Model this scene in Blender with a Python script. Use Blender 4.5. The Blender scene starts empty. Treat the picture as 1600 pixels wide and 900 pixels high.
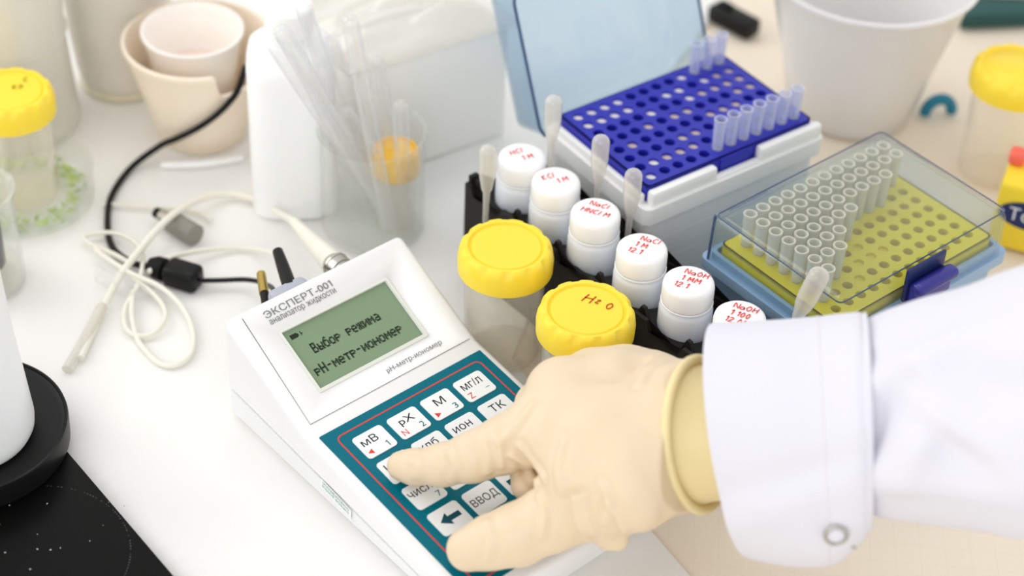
import bpy, bmesh, math, random
import numpy as np
from mathutils import Vector, Matrix, noise
random.seed(4)
PI = math.pi
sc = bpy.context.scene
COL = sc.collection

# ------------------------------------------------------------------ camera
TH, F, H, ROLL = .6966, 3085.06, .6899, -.0508      # pitch, focal length in pixels of a 1600 px frame, height, roll
cd = bpy.data.cameras.new('camera'); cam = bpy.data.objects.new('camera', cd); COL.objects.link(cam)
cd.sensor_width = 36; cd.lens = F / 1600 * 36
cam.location = (0, 0, H)
cam.rotation_euler = (Matrix.Rotation(PI/2 - TH, 3, 'X') @ Matrix.Rotation(-ROLL, 3, 'Z')).to_euler()
cd.clip_start = .05; cd.clip_end = 20
cd.dof.use_dof = True; cd.dof.focus_distance = .955; cd.dof.aperture_fstop = 4.3
sc.camera = cam
sc.cycles.transparent_max_bounces = 48; sc.cycles.max_bounces = 14; sc.cycles.diffuse_bounces = 6
# ------------------------------------------------------------------ light
sc.view_settings.view_transform = 'Standard'; sc.view_settings.look = 'None'
sc.view_settings.gamma = 1; sc.view_settings.use_curve_mapping = False
sc.view_settings.exposure = 0.11
w = bpy.data.worlds.new('world'); sc.world = w; w.use_nodes = True
nt = w.node_tree; bg = nt.nodes['Background']
tc = nt.nodes.new('ShaderNodeTexCoord'); sx = nt.nodes.new('ShaderNodeSeparateXYZ'); rp = nt.nodes.new('ShaderNodeValToRGB')
nt.links.new(tc.outputs['Generated'], sx.inputs[0]); nt.links.new(sx.outputs['Z'], rp.inputs[0]); nt.links.new(rp.outputs[0], bg.inputs[0])
rp.color_ramp.elements[0].position = 0; rp.color_ramp.elements[0].color = (1, .99, .97, 1)
rp.color_ramp.elements[1].position = .8; rp.color_ramp.elements[1].color = (.78, .78, .785, 1)
bg.inputs[1].default_value = 1.0
def area(name, loc, aim, sx_, sy_, power, col):
    l = bpy.data.lights.new(name, 'AREA'); l.shape = 'RECTANGLE'; l.size = sx_; l.size_y = sy_; l.energy = power; l.color = col
    o = bpy.data.objects.new(name, l); COL.objects.link(o); o.location = loc
    o.rotation_euler = (Vector(aim) - Vector(loc)).to_track_quat('-Z', 'Y').to_euler()
    return o
area('ceiling_lamp', (-.25, 1.6, 1.9), (0, 1.1, 0), 1.1, .6, 5, (1, .985, .96))
area('side_fill', (-1.3, 1.1, .9), (.1, 1.2, 0), 1.0, 1.0, 7, (1, .99, .97))  # added side fill, not a real window: brightens left faces of the background things

area('front_fill', (-.5, -1.3, 1.2), (0, 1.0, .1), 1.6, 1.4, 11, (1, .995, .985))  # unseen fill added behind and above the camera to lighten camera-facing sides

# ------------------------------------------------------------------ picture geometry -> world
FW = np.array([0, math.cos(TH), -math.sin(TH)]); UP = np.array([0, math.sin(TH), math.cos(TH)]); RT = np.array([1., 0, 0])
CP = np.array([0, 0, H])
def ray(px, py):
    X, Y = px - 800, 450 - py
    c, s = math.cos(-ROLL), math.sin(-ROLL)
    X, Y = X*c - Y*s, X*s + Y*c
    return X*RT + Y*UP + F*FW
def at(px, py, z=0):                 # world point in mm on the level z (mm)
    d = ray(px, py); return Vector((CP + d*(z/1000 - H)/d[2])*1000)
def dp(px, py, D):                   # world point in mm at view depth D (mm)
    return Vector(CP*1000 + ray(px, py)/F*D)

# ------------------------------------------------------------------ materials
def lin(c):
    return tuple(((v/255)/12.92 if v/255 <= .04045 else ((v/255 + .055)/1.055)**2.4) for v in c) + (1,)
def mat(name, rgb, rough=.5, spec=.5, metal=0, bump=0, bscale=60, sss=0, coat=0, stretch=None, var=0, vscale=8, detail=4):
    m = bpy.data.materials.new(name); m.use_nodes = True; n = m.node_tree.nodes; L = m.node_tree.links
    b = n['Principled BSDF']; b.inputs['Base Color'].default_value = lin(rgb); b.inputs['Roughness'].default_value = rough
    b.inputs['Specular IOR Level'].default_value = spec; b.inputs['Metallic'].default_value = metal
    b.inputs['Coat Weight'].default_value = coat
    if sss:
        b.inputs['Subsurface Weight'].default_value = sss; b.inputs['Subsurface Radius'].default_value = (1, .8, .5); b.inputs['Subsurface Scale'].default_value = .004
    if bump or var:
        t = n.new('ShaderNodeTexCoord'); src = t.outputs['Object']
        if stretch:
            mp = n.new('ShaderNodeMapping'); mp.inputs['Scale'].default_value = stretch; L.new(src, mp.inputs[0]); src = mp.outputs[0]
    if bump:
        x = n.new('ShaderNodeTexNoise'); x.inputs['Scale'].default_value = bscale; x.inputs['Detail'].default_value = detail; L.new(src, x.inputs['Vector'])
        bp = n.new('ShaderNodeBump'); bp.inputs['Strength'].default_value = min(1, bump); bp.inputs['Distance'].default_value = .002; L.new(x.outputs['Fac'], bp.inputs['Height']); L.new(bp.outputs[0], b.inputs['Normal'])
    if var:
        y = n.new('ShaderNodeTexNoise'); y.inputs['Scale'].default_value = vscale; L.new(src, y.inputs['Vector'])
        r = n.new('ShaderNodeValToRGB'); c = lin(rgb); L.new(y.outputs['Fac'], r.inputs[0]); L.new(r.outputs[0], b.inputs['Base Color'])
        r.color_ramp.elements[0].position = .35; r.color_ramp.elements[0].color = tuple(v*(1 - var) for v in c[:3]) + (1,)
        r.color_ramp.elements[1].position = .65; r.color_ramp.elements[1].color = c
    return m
def clear(name, tint, body, opacity=.05, edge=.5, rough=.08, power=2.5):
    """clear plastic or glass: light passes straight through the thin wall, more is scattered and mirrored at grazing angles"""
    m = bpy.data.materials.new(name); m.use_nodes = True; n = m.node_tree.nodes; L = m.node_tree.links
    b = n['Principled BSDF']; b.inputs['Base Color'].default_value = lin(body); b.inputs['Roughness'].default_value = rough; b.inputs['Specular IOR Level'].default_value = .8
    t = n.new('ShaderNodeBsdfTransparent'); t.inputs[0].default_value = lin(tint)
    lw = n.new('ShaderNodeLayerWeight'); lw.inputs['Blend'].default_value = .5
    p = n.new('ShaderNodeMath'); p.operation = 'POWER'; p.inputs[1].default_value = power; L.new(lw.outputs['Facing'], p.inputs[0])
    q = n.new('ShaderNodeMath'); q.operation = 'MULTIPLY_ADD'; q.inputs[1].default_value = edge; q.inputs[2].default_value = opacity; q.use_clamp = True; L.new(p.outputs[0], q.inputs[0])
    mx = n.new('ShaderNodeMixShader'); L.new(q.outputs[0], mx.inputs[0]); L.new(t.outputs[0], mx.inputs[1]); L.new(b.outputs[0], mx.inputs[2])
    g = n.new('ShaderNodeBsdfGlossy'); g.inputs['Roughness'].default_value = rough*.5
    p5 = n.new('ShaderNodeMath'); p5.operation = 'POWER'; p5.inputs[1].default_value = 5; L.new(lw.outputs['Facing'], p5.inputs[0])
    fr = n.new('ShaderNodeMath'); fr.operation = 'MULTIPLY_ADD'; fr.inputs[1].default_value = .5; fr.inputs[2].default_value = .035; L.new(p5.outputs[0], fr.inputs[0])
    m2 = n.new('ShaderNodeMixShader'); L.new(fr.outputs[0], m2.inputs[0]); L.new(mx.outputs[0], m2.inputs[1]); L.new(g.outputs[0], m2.inputs[2])
    L.new(m2.outputs[0], n['Material Output'].inputs['Surface'])
    return m

M = dict(
    cloth=mat('white cloth', (240, 239, 236), .95, .1, bump=.5, bscale=28, detail=6),
    bench=mat('beige bench', (232, 218, 196), .7, .2, bump=.12, bscale=300, var=.05, vscale=25, stretch=(3, .6, 1)),
    shell=mat('white device plastic', (238, 238, 238), .38, .45),
    shell_low=mat('white lower shell', (234, 235, 236), .4, .45),
    panel=mat('white panel film', (240, 241, 242), .35, .4),
    bezel=mat('cream display surround', (226, 228, 220), .5, .3),
    lcd=mat('green display', (126, 150, 118), .32, .5),
    lcd_ink=mat('display ink', (38, 48, 36), .5, .2),
    ghost=mat('display ghost ink', (88, 108, 82), .5, .2),
    ink=mat('grey print', (120, 122, 122), .6, .2),
    rule=mat('fine dark line', (105, 104, 100), .6, .2),
    teal=mat('teal film', (0, 106, 124), .35, .1),
    red=mat('red print', (222, 66, 52), .5, .2),
    key=mat('key film', (238, 240, 241), .3, .45),
    black_ink=mat('black print', (22, 26, 28), .5, .2),
    teal_ink=mat('teal print', (16, 110, 120), .5, .2),
    darkteal_ink=mat('dark teal print', (16, 72, 88), .5, .2),
    green_ink=mat('green print', (70, 160, 130), .6, .2),
    glove=mat('cream latex', (228, 208, 178), .42, .35, bump=.14, bscale=70, sss=.2, stretch=(1, 1.6, 1)),
    glove_rim=mat('yellow latex rim', (238, 220, 168), .4, .4, sss=.2),
    coat=mat('white coat cotton', (224, 223, 231), .9, .12, bump=.12, bscale=700),
    stitch=mat('coat seam', (228, 224, 228), .9, .1),
    metal=mat('brushed metal', (190, 188, 180), .28, .5, metal=1),
    gold=mat('gold plating', (196, 170, 95), .3, .5, metal=1),
    yellow=mat('yellow cap plastic', (255, 222, 62), .38, .45, sss=.2),
    orange=mat('orange cap plastic', (255, 200, 60), .4, .4, sss=.2),
    white_cap=mat('white cap plastic', (246, 246, 247), .4, .45, sss=.2),
    white_body=mat('white bottle plastic', (226, 231, 240), .4, .45, sss=.2),
    marker=mat('red marker', (232, 88, 84), .6, .2),
    brown_marker=mat('brown marker', (190, 90, 30), .6, .2),
    olive_marker=mat('olive marker', (170, 160, 20), .6, .2),
    rack=mat('black rack plastic', (34, 31, 30), .55, .25, bump=.1, bscale=80),
    black=mat('black plastic', (20, 20, 21), .35, .2),
    dull=mat('dull black', (14, 14, 15), .62, .2),
    glass_black=mat('black glass', (12, 13, 12), .3, .1),
    mark=mat('grey marking', (70, 72, 70), .5, .3),
    speck=mat('dust speck', (190, 192, 186), .8, .1),
    purple=mat('dark purple liquid', (32, 12, 26), .3, .4),
    blue=mat('royal blue plastic', (34, 38, 168), .42, .45),
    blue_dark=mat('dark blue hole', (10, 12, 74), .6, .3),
    hole_beige=mat('beige hole floor', (206, 190, 178), .7, .2),
    hole_white=mat('white hole floor', (236, 232, 226), .7, .2),
    olive=mat('yellow green plastic', (226, 206, 14), .45, .4),
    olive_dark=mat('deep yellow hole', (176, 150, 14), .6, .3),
    box_white=mat('white box plastic', (240, 240, 238), .42, .4),
    box_blue=mat('pale blue base plastic', (150, 180, 208), .35, .45),
    edge_blue=mat('blue plastic edge', (60, 84, 118), .3, .5),
    navy=mat('navy clip plastic', (44, 42, 138), .3, .5),
    cable_white=mat('cream cable', (238, 235, 222), .45, .4),
    grey_plug=mat('grey plug plastic', (176, 180, 192), .45, .4),
    grey_metal=mat('grey ribbed metal', (150, 146, 138), .5, .4, metal=.4),
    redring=mat('red plastic ring', (232, 82, 50), .4, .4),
    porcelain=mat('ivory porcelain', (246, 231, 212), .4, .4, sss=.15),
    porcelain_w=mat('white porcelain', (247, 241, 234), .32, .5, sss=.15),
    pink=mat('pink tinted floor', (244, 222, 212), .4, .4),
    enamel=mat('grey beige enamel', (226, 221, 211), .4, .4, var=.06, vscale=20),
    enamel_base=mat('cream foot', (226, 220, 196), .45, .4),
    poly=mat('milky plastic', (246, 247, 247), .35, .4, sss=.3),
    carton=mat('white carton', (247, 246, 242), .7, .2),
    green=mat('pale green scraps', (196, 218, 130), .8, .2, var=.3, vscale=200),
    dkgreen=mat('dark green plastic', (14, 74, 70), .35, .5),
    cyan=mat('petrol blue plastic', (20, 120, 150), .4, .4),
    navy_label=mat('navy label', (24, 38, 92), .4, .4),
    pack_yellow=mat('yellow pack', (250, 218, 60), .5, .3),
    pinkred=mat('coral tab', (244, 110, 92), .5, .3),
    white_print=mat('white print', (240, 240, 240), .5, .2),
    beige=mat('beige card', (232, 212, 190), .7, .2),
)
M['clear_jar'] = clear('clear jar plastic', (255, 254, 251), (252, 249, 243), .12, .32)
M['clear_glass'] = clear('clear glass', (253, 254, 253), (250, 251, 250), .03, .3, .04)
M['clear_tube'] = clear('clear tube', (254, 254, 254), (250, 251, 252), .06, .45, .06, 2.5)
M['tip'] = clear('frosted tip', (251, 250, 246), (240, 236, 222), .38, .5, .25, 1.6)
M['tip_blue'] = clear('clear sample tube', (247, 248, 253), (228, 232, 250), .22, .5, .15, 1.6)
M['pipette'] = clear('milky pipette', (246, 244, 240), (240, 238, 232), .30, .5, .2, 1.5)
M['lid'] = clear('blue tinted lid', (246, 250, 252), (214, 224, 232), .025, .16, .06)
M['lid_deep'] = clear('blue tinted open lid', (228, 238, 245), (200, 216, 230), .09, .25, .08)
M['milky_clear'] = clear('cloudy plastic', (246, 245, 241), (242, 240, 234), .45, .4, .3)
M['tub'] = clear('cloudy tub', (246, 245, 243), (240, 239, 240), .72, .25, .4)
M['film'] = clear('thin film bag', (252, 251, 249), (246, 245, 241), .32, .5, .15)
M['bluefilm'] = clear('thin film', (252, 253, 253), (244, 245, 244), .12, .5, .1)

# ------------------------------------------------------------------ mesh helpers (all in millimetres)
def obj(name, bm, m, parent=None, smooth=True, loc=None, rz=0, flat_angle=40):
    """link a bmesh (mm) as one mesh object (m)"""
    ms = m if isinstance(m, (list, tuple)) else [m]
    bmesh.ops.recalc_face_normals(bm, faces=bm.faces) if not getattr(bm, 'keep', False) else None
    bmesh.ops.scale(bm, vec=(.001,)*3, verts=bm.verts)
    me = bpy.data.meshes.new(name); bm.to_mesh(me); bm.free()
    for x in ms: me.materials.append(M[x] if isinstance(x, str) else x)
    if smooth:
        me.polygons.foreach_set('use_smooth', [True]*len(me.polygons))
        me.set_sharp_from_angle(angle=math.radians(flat_angle))
    o = bpy.data.objects.new(name, me); COL.objects.link(o)
    if parent: o.parent = parent
    if loc is not None: o.location = Vector(loc)/1000
    o.rotation_euler.z = rz
    return o
def tag(o, label, cat, group=None, kind=None):
    o['label'] = label; o['category'] = cat
    if group: o['group'] = group
    if kind: o['kind'] = kind
    return o
def empty(name, loc, rz=0, label=None, cat=None, group=None):
    o = bpy.data.objects.new(name, None); COL.objects.link(o); o.location = Vector(loc)/1000; o.rotation_euler.z = rz; o.empty_display_size = .01
    if label: tag(o, label, cat, group)
    return o
def copy_tree(o, parent=None):
    c = o.copy(); COL.objects.link(c); c.parent = parent
    for ch in list(o.children): copy_tree(ch, c)
    return c
def lathe(bm, prof, seg=48, c=(0, 0, 0), mi=0, mod=None):
    """revolve (r, z) points round the vertical; r = 0 closes"""
    rings = []
    for r, z in prof:
        if r < 1e-6: rings.append([bm.verts.new((c[0], c[1], c[2] + z))])
        else:
            ring = []
            for i in range(seg):
                a = 2*PI*i/seg; rr, zz = (mod(r, z, a) if mod else (r, z))
                ring.append(bm.verts.new((c[0] + rr*math.cos(a), c[1] + rr*math.sin(a), c[2] + zz)))
            rings.append(ring)
    for a, b in zip(rings, rings[1:]):
        for i in range(seg):
            j = (i + 1) % seg
            if len(a) == 1 and len(b) == 1: continue
            if len(a) == 1: f = bm.faces.new((a[0], b[i], b[j]))
            elif len(b) == 1: f = bm.faces.new((a[i], b[0], a[j]))
            else: f = bm.faces.new((a[i], b[i], b[j], a[j]))
            f.material_index = mi
    return bm
def box(bm, c, s, bev=0, rz=0, mi=0, seg=2, rot=None):
    t = bmesh.new(); bmesh.ops.create_cube(t, size=1); bmesh.ops.scale(t, vec=s, verts=t.verts)
    if bev: bmesh.ops.bevel(t, geom=list(t.edges), offset=bev, segments=seg, affect='EDGES', profile=.5)
    R = rot if rot is not None else Matrix.Rotation(rz, 3, 'Z')
    add(bm, t, R, c, mi); return bm
def add(bm, t, R=None, c=(0, 0, 0), mi=0):
    vm = {}
    for v in t.verts: vm[v] = bm.verts.new((R @ v.co if R is not None else v.co) + Vector(c))
    for f in t.faces:
        try: g = bm.faces.new([vm[v] for v in f.verts]); g.material_index = mi if mi is not None else f.material_index
        except ValueError: pass
    t.free()
def spline(pts, n=8, closed=False):
    P = [Vector(p) for p in pts]; out = []
    m = len(P)
    for i in range(m if closed else m - 1):
        p0 = P[i-1] if (i > 0 or closed) else P[0]; p1 = P[i]; p2 = P[(i+1) % m]; p3 = P[(i+2) % m] if (i + 2 < m or closed) else P[-1]
        for k in range(n):
            t = k/n; out.append(.5*((2*p1) + (p2-p0)*t + (2*p0-5*p1+4*p2-p3)*t*t + (3*p1-p0-3*p2+p3)*t**3))
    if not closed: out.append(P[-1])
    return out
def tube(bm, pts, r, seg=10, closed=False, mi=0, cap=True):
    n = len(pts); rs = r if isinstance(r, (list, tuple)) else [r]*n
    if len(rs) != n: rs = [rs[0] + (rs[-1]-rs[0])*i/(n-1) for i in range(n)]
    up = None; rings = []
    for i, p in enumerate(pts):
        a = pts[i-1] if (i or closed) else pts[0]; b = pts[(i+1) % n] if (i < n-1 or closed) else pts[-1]
        t = (b - a).normalized()
        if up is None: up = Vector((0, 0, 1)) if abs(t.z) < .9 else Vector((1, 0, 0))
        up = (up - t*up.dot(t)).normalized(); s = t.cross(up)
        rings.append([bm.verts.new(p + rs[i]*(math.cos(2*PI*k/seg)*up + math.sin(2*PI*k/seg)*s)) for k in range(seg)])
    for i in range(n if closed else n-1):
        a, b = rings[i], rings[(i+1) % n]
        for k in range(seg):
            j = (k+1) % seg; f = bm.faces.new((a[k], a[j], b[j], b[k])); f.material_index = mi
    if cap and not closed:
        for q in (rings[0], rings[-1]): f = bm.faces.new(q); f.material_index = mi
    return bm
def prism(bm, poly, z0, z1, mi=0, bev=0):
    t = bmesh.new(); a = [t.verts.new((x, y, z0)) for x, y in poly]; b = [t.verts.new((x, y, z1)) for x, y in poly]
    n = len(poly); t.faces.new(a[::-1]); t.faces.new(b)
    for i in range(n): t.faces.new((a[i], a[(i+1) % n], b[(i+1) % n], b[i]))
    if bev:
        bmesh.ops.recalc_face_normals(t, faces=t.faces)
        bmesh.ops.bevel(t, geom=list(t.edges), offset=bev, segments=2, affect='EDGES', profile=.5)
    add(bm, t, None, (0, 0, 0), mi); return bm
def rrect(x0, y0, x1, y1, r, n=5):
    out = []
    for cx, cy, a0 in ((x1-r, y1-r, 0), (x0+r, y1-r, PI/2), (x0+r, y0+r, PI), (x1-r, y0+r, 1.5*PI)):
        for k in range(n+1): a = a0 + PI/2*k/n; out.append((cx + r*math.cos(a), cy + r*math.sin(a)))
    return out
def band(bm, outer, inner, z0, z1, mi=0):
    """closed frame between two outlines of equal count"""
    n = len(outer); q = [[bm.verts.new((x, y, z)) for x, y in L] for L in (outer, inner) for z in (z0, z1)]
    o0, o1, i0, i1 = q
    for k in range(n):
        j = (k+1) % n
        for f in ((o0[k], o0[j], o1[j], o1[k]), (i0[j], i0[k], i1[k], i1[j]), (o1[k], o1[j], i1[j], i1[k]), (o0[j], o0[k], i0[k], i0[j])):
            bm.faces.new(f).material_index = mi
    return bm
from mathutils.geometry import delaunay_2d_cdt
def glyph_outline(s):
    """closed outlines of a line of lettering, size 10"""
    cu = bpy.data.curves.new('t', 'FONT'); cu.body = s; cu.size = 10; cu.resolution_u = 3; cu.fill_mode = 'NONE'
    o = bpy.data.objects.new('t', cu); COL.objects.link(o); bpy.context.view_layer.update()
    me = bpy.data.meshes.new_from_object(o.evaluated_get(bpy.context.evaluated_depsgraph_get()))
    V_ = [(v.co.x, v.co.y) for v in me.vertices]; E_ = [tuple(e.vertices) for e in me.edges]
    bpy.data.objects.remove(o); bpy.data.curves.remove(cu); bpy.data.meshes.remove(me); return V_, E_
def text_bm(bm, s, x0, y0, wd, ht, z=0, mi=0, th=.08, rot=0, **kw):
    """lettering fitted to the box x0..x0+wd, y0..y0+ht (baseline y0)"""
    V_, E_ = glyph_outline(s)
    for k_, ch in enumerate(s):
        if ch == '1':      # a flag for the plain figure one
            x1_ = max(x for x, y in glyph_outline(s[:k_+1])[0]); b_ = len(V_); V_ += [(x1_-.9, 7.0), (x1_-2.4, 5.9), (x1_-2.4, 4.9), (x1_-.9, 6.0)]; E_ += [(b_, b_+1), (b_+1, b_+2), (b_+2, b_+3), (b_+3, b_)]
    P_ = np.array(V_); r = delaunay_2d_cdt([Vector(p) for p in V_], E_, [], 0, 1e-5)
    e0 = P_[[e[0] for e in E_]]; e1 = P_[[e[1] for e in E_]]
    vs = r[0]; tris = []
    for f in r[2]:
        c = sum((vs[i] for i in f), Vector((0, 0)))/len(f)
        up_ = (e0[:, 1] <= c.y) & (e1[:, 1] > c.y); dn = (e1[:, 1] <= c.y) & (e0[:, 1] > c.y)
        side = (e1[:, 0]-e0[:, 0])*(c.y-e0[:, 1]) - (c.x-e0[:, 0])*(e1[:, 1]-e0[:, 1])
        outl = int((up_ & (side > 0)).sum()) - int((dn & (side < 0)).sum())
        if outl != 0 or (False): tris.append(f)
    a, b, c, d = P_[:, 0].min(), P_[:, 0].max(), P_[:, 1].min(), P_[:, 1].max()
    sx_ = wd/max(b-a, 1e-6) if wd else ht/max(d-c, 1e-6); sy_ = ht/max(d-c, 1e-6) if ht else sx_
    t = bmesh.new(); nv = [t.verts.new(((p.x-a)*sx_, (p.y-c)*sy_, 0)) for p in vs]
    for f in tris:
        try: t.faces.new([nv[i] for i in f])
        except ValueError: pass
    bmesh.ops.delete(t, geom=[v for v in t.verts if not v.link_faces], context='VERTS')
    add(bm, t, Matrix.Rotation(rot, 3, 'Z'), (x0, y0, z + th), mi); return bm
def ribbon(bm, pts, wd, z=0, mi=0, closed=False):
    """flat line of width wd through 2-D points"""
    n = len(pts); P = [Vector(p) for p in pts]; L = []
    for i in range(n):
        a = P[i-1] if (i or closed) else P[0]; b = P[(i+1) % n] if (i < n-1 or closed) else P[-1]
        d = (b-a).normalized() if (b-a).length > 1e-9 else Vector((1, 0)); nrm = Vector((-d.y, d.x))*wd/2
        L.append((bm.verts.new((P[i].x+nrm.x, P[i].y+nrm.y, z)), bm.verts.new((P[i].x-nrm.x, P[i].y-nrm.y, z))))
    for i in range(n if closed else n-1):
        a, b = L[i], L[(i+1) % n]; bm.faces.new((a[0], a[1], b[1], b[0])).material_index = mi
    return bm
ST = {'N': [[(0, 0), (0, 1), (.6, 0), (.6, 1)]], 'a': [[(.5, .5), (.2, .55), (0, .25), (.2, 0), (.5, .2), (.5, .5), (.55, 0)]], 'O': [[(.3, 1), (0, .5), (.3, 0), (.6, .5), (.3, 1)]],
      'H': [[(0, 0), (.05, 1)], [(0, .5), (.6, .55)], [(.6, 0), (.62, 1)]], 'C': [[(.55, .85), (.3, 1), (0, .5), (.25, 0), (.55, .15)]], 'l': [[(0, 0), (.1, 1)]],
      'K': [[(0, 0), (0, 1)], [(.5, 1), (0, .5), (.55, 0)]], 'M': [[(0, 0), (.05, 1), (.35, .4), (.6, 1), (.7, 0)]], '1': [[(0, .75), (.2, 1), (.2, 0)]],
      '2': [[(0, .8), (.25, 1), (.45, .7), (0, 0), (.5, .05)]], '0': [[(.22, 1), (0, .5), (.22, 0), (.45, .5), (.22, 1)]], '.': [[(0, 0), (.08, .05)]],
      ':': [[(.1, .2), (.12, .26)], [(.1, .6), (.12, .66)]], 'L': [[(.05, 1), (0, 0), (.45, 0)]], 'z': [[(0, .6), (.4, .62), (0, 0), (.42, .04)]], '-': [[(0, .45), (.4, .5)]],
      'A': [[(0, 0), (.3, 1), (.6, 0)], [(.1, .4), (.5, .4)]]}
def handwrite(bm, s, x, y, h, wd, rot=0, z=0, mi=0):
    c, sn = math.cos(rot), math.sin(rot); cx = 0
    for ch in s:
        if ch == ' ': cx += h*.4; continue
        mw = 0
        for st in ST[ch]:
            pts = []
            for (a, b) in st:
                mw = max(mw, a); X = cx + (a + b*.15 + random.uniform(-.03, .03))*h; Y = (b + random.uniform(-.04, .04))*h
                pts.append((x + X*c - Y*sn, y + X*sn + Y*c, 0))
            q = spline(pts, 4) if len(pts) > 2 else [Vector(p) for p in pts]
            ribbon(bm, [(p.x, p.y) for p in q], wd, z, mi)
        cx += (mw + .28)*h
    return bm

# ================================================================== bench and cloth
bm = bmesh.new(); box(bm, (100, 1050, -17), (1500, 1300, 30), 3)
def grid_on(m):   # faint woven grid of the bench covering
    n = m.node_tree.nodes; L = m.node_tree.links; b = n['Principled BSDF']
    t = n.new('ShaderNodeTexCoord'); w_ = n.new('ShaderNodeTexBrick'); mp = n.new('ShaderNodeMapping'); mp.inputs['Rotation'].default_value = (0, 0, .05)
    L.new(t.outputs['Object'], mp.inputs[0]); L.new(mp.outputs[0], w_.inputs['Vector']); w_.inputs['Scale'].default_value = 1; w_.offset = 0
    w_.inputs['Brick Width'].default_value = .012; w_.inputs['Row Height'].default_value = .012; w_.inputs['Mortar Size'].default_value = .0005; w_.inputs['Mortar Smooth'].default_value = 1
    w_.inputs['Color1'].default_value = w_.inputs['Color2'].default_value = lin((236, 224, 206)); w_.inputs['Mortar'].default_value = lin((233, 221, 202)); L.new(w_.outputs[0], b.inputs['Base Color'])
grid_on(M['bench'])
tag(obj('lab_bench', bm, 'bench'), 'beige lab bench top with faint woven squares under everything', 'bench')
# the cloth: a grid cut by the edge line seen at the lower side of the picture
A, B = at(1090, 912, 0), at(1000, 808, 0)
T = at(800, 560, 0); T2 = at(900, 300, 0); T3 = at(1180, -60, 0)
poly = [(-520, 480), (A.x + (A-B).normalized().x*60, A.y + (A-B).normalized().y*60), (B.x, B.y), (T.x, T.y), (T2.x, T2.y), (T3.x, T3.y), (T3.x+20, 1420), (-520, 1420)]
bm = bmesh.new(); f = bm.faces.new([bm.verts.new((x, y, 0)) for x, y in poly])
for ax, lo, hi in ((0, -520, 260), (1, 480, 1420)):
    v = lo
    while v < hi:
        no = Vector((1, 0, 0)) if ax == 0 else Vector((0, 1, 0)); co = no*v
        bmesh.ops.bisect_plane(bm, geom=list(bm.verts)+list(bm.edges)+list(bm.faces), plane_co=co, plane_no=no); v += 7
pe = (at(108, 708, 0), at(272, 900, 0)); pd_ = (pe[1]-pe[0]).normalized(); pn = Vector((-pd_.y, pd_.x, 0)); pn = -pn if pn.x < 0 else pn
for v in bm.verts:
    x, y = v.co.x, v.co.y
    q = noise.noise(Vector((x*.012, y*.03, 0)))*.9 + noise.noise(Vector((x*.04, y*.018, 7)))*.6 + noise.noise(Vector((x*.09, y*.09, 3)))*.25
    dl = (v.co - pe[0]).to_2d().dot(pn.to_2d()); al = (v.co - pe[0]).to_2d().dot(pd_.to_2d())
    v.co.z = -.55 + (.75 if dl < 12 or dl > 70 else 1.3)*q + 2.2*math.exp(-((dl - 9 - 2.5*noise.noise(Vector((al*.03, 0, 1))))/3.2)**2)*(al > -55)
for v in bm.verts: v.co.z = max(v.co.z, -1.25)
r = bmesh.ops.extrude_face_region(bm, geom=list(bm.faces))
for g in r['geom']:
    if isinstance(g, bmesh.types.BMVert): g.co.z = -1.95
tag(obj('table_cloth', bm, 'cloth', flat_angle=80), 'white crinkled cloth spread on the bench under the meter', 'cloth')

# ================================================================== ion meter
YAW = .7483; OX, OY = -139.2, 716.9
ZB, V1, Z1, V2, Z2, W = 61.1, 62.5, 31.9, 190.8, 17.9, 110.
dev = empty('ion_meter', (OX, OY, 0), YAW, 'white wedge shaped ion meter with green display and teal keypad', 'meter')
SL = math.hypot(V1, ZB-Z1); KL = math.hypot(V2-V1, Z1-Z2)
aS = math.atan2(ZB-Z1, V1); aK = math.atan2(Z1-Z2, V2-V1)
# local frames: x across, y = -depth, z up.  plane frames map (u, t) to local with t running down the slope
def frame(name, kind):
    e = Matrix.Rotation(aS if kind == 'S' else aK, 4, 'X')
    e.translation = Vector((0, 0, ZB)) if kind == 'S' else Vector((0, -V1, Z1))
    return e
FS, FK = frame('s', 'S'), frame('k', 'K')
def put(bm, fr):      # plane drawing (x = u, y = -t, z out) -> device local
    bmesh.ops.transform(bm, matrix=fr, verts=bm.verts); return bm
def side_prof(pts, bev, u0=0, u1=W):
    t = bmesh.new(); a = [t.verts.new((u0, -v, z)) for v, z in pts]; b = [t.verts.new((u1, -v, z)) for v, z in pts]
    n = len(pts); t.faces.new(a); t.faces.new(b[::-1])
    for i in range(n): t.faces.new((a[i], b[i], b[(i+1) % n], a[(i+1) % n]))
    bmesh.ops.recalc_face_normals(t, faces=t.faces)
    return t
def seamz(v): return 19.5 - 12*v/V2
# upper shell, rounded, with the display opening sunk into it
t = side_prof([(0, seamz(0)+.4), (0, ZB), (V1, Z1), (V2, Z2), (V2, seamz(V2)+.4)], 0)
es = [e for e in t.edges if not (all(abs(v.co.z - (seamz(-v.co.y)+.4)) < .1 for v in e.verts)) and not (all(abs(v.co.y + V1) < .1 for v in e.verts))]
bmesh.ops.bevel(t, geom=es, offset=3.6, segments=4, affect='EDGES', profile=.5)
o = obj('upper_shell', t, 'shell', dev)
cb = bmesh.new(); box(cb, ((22+86.5)/2, -(19.6+53.9)/2, 0), (64.5, 34.3, 4.0)); put(cb, FS)
cut = obj('cut', cb, 'shell')
md = o.modifiers.new('b', 'BOOLEAN'); md.object = cut; md.operation = 'DIFFERENCE'; md.solver = 'EXACT'
cut.parent = dev
bpy.context.view_layer.update()
me = bpy.data.meshes.new_from_object(o.evaluated_get(bpy.context.evaluated_depsgraph_get())); o.modifiers.clear(); o.data = me
bpy.data.objects.remove(cut)
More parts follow.
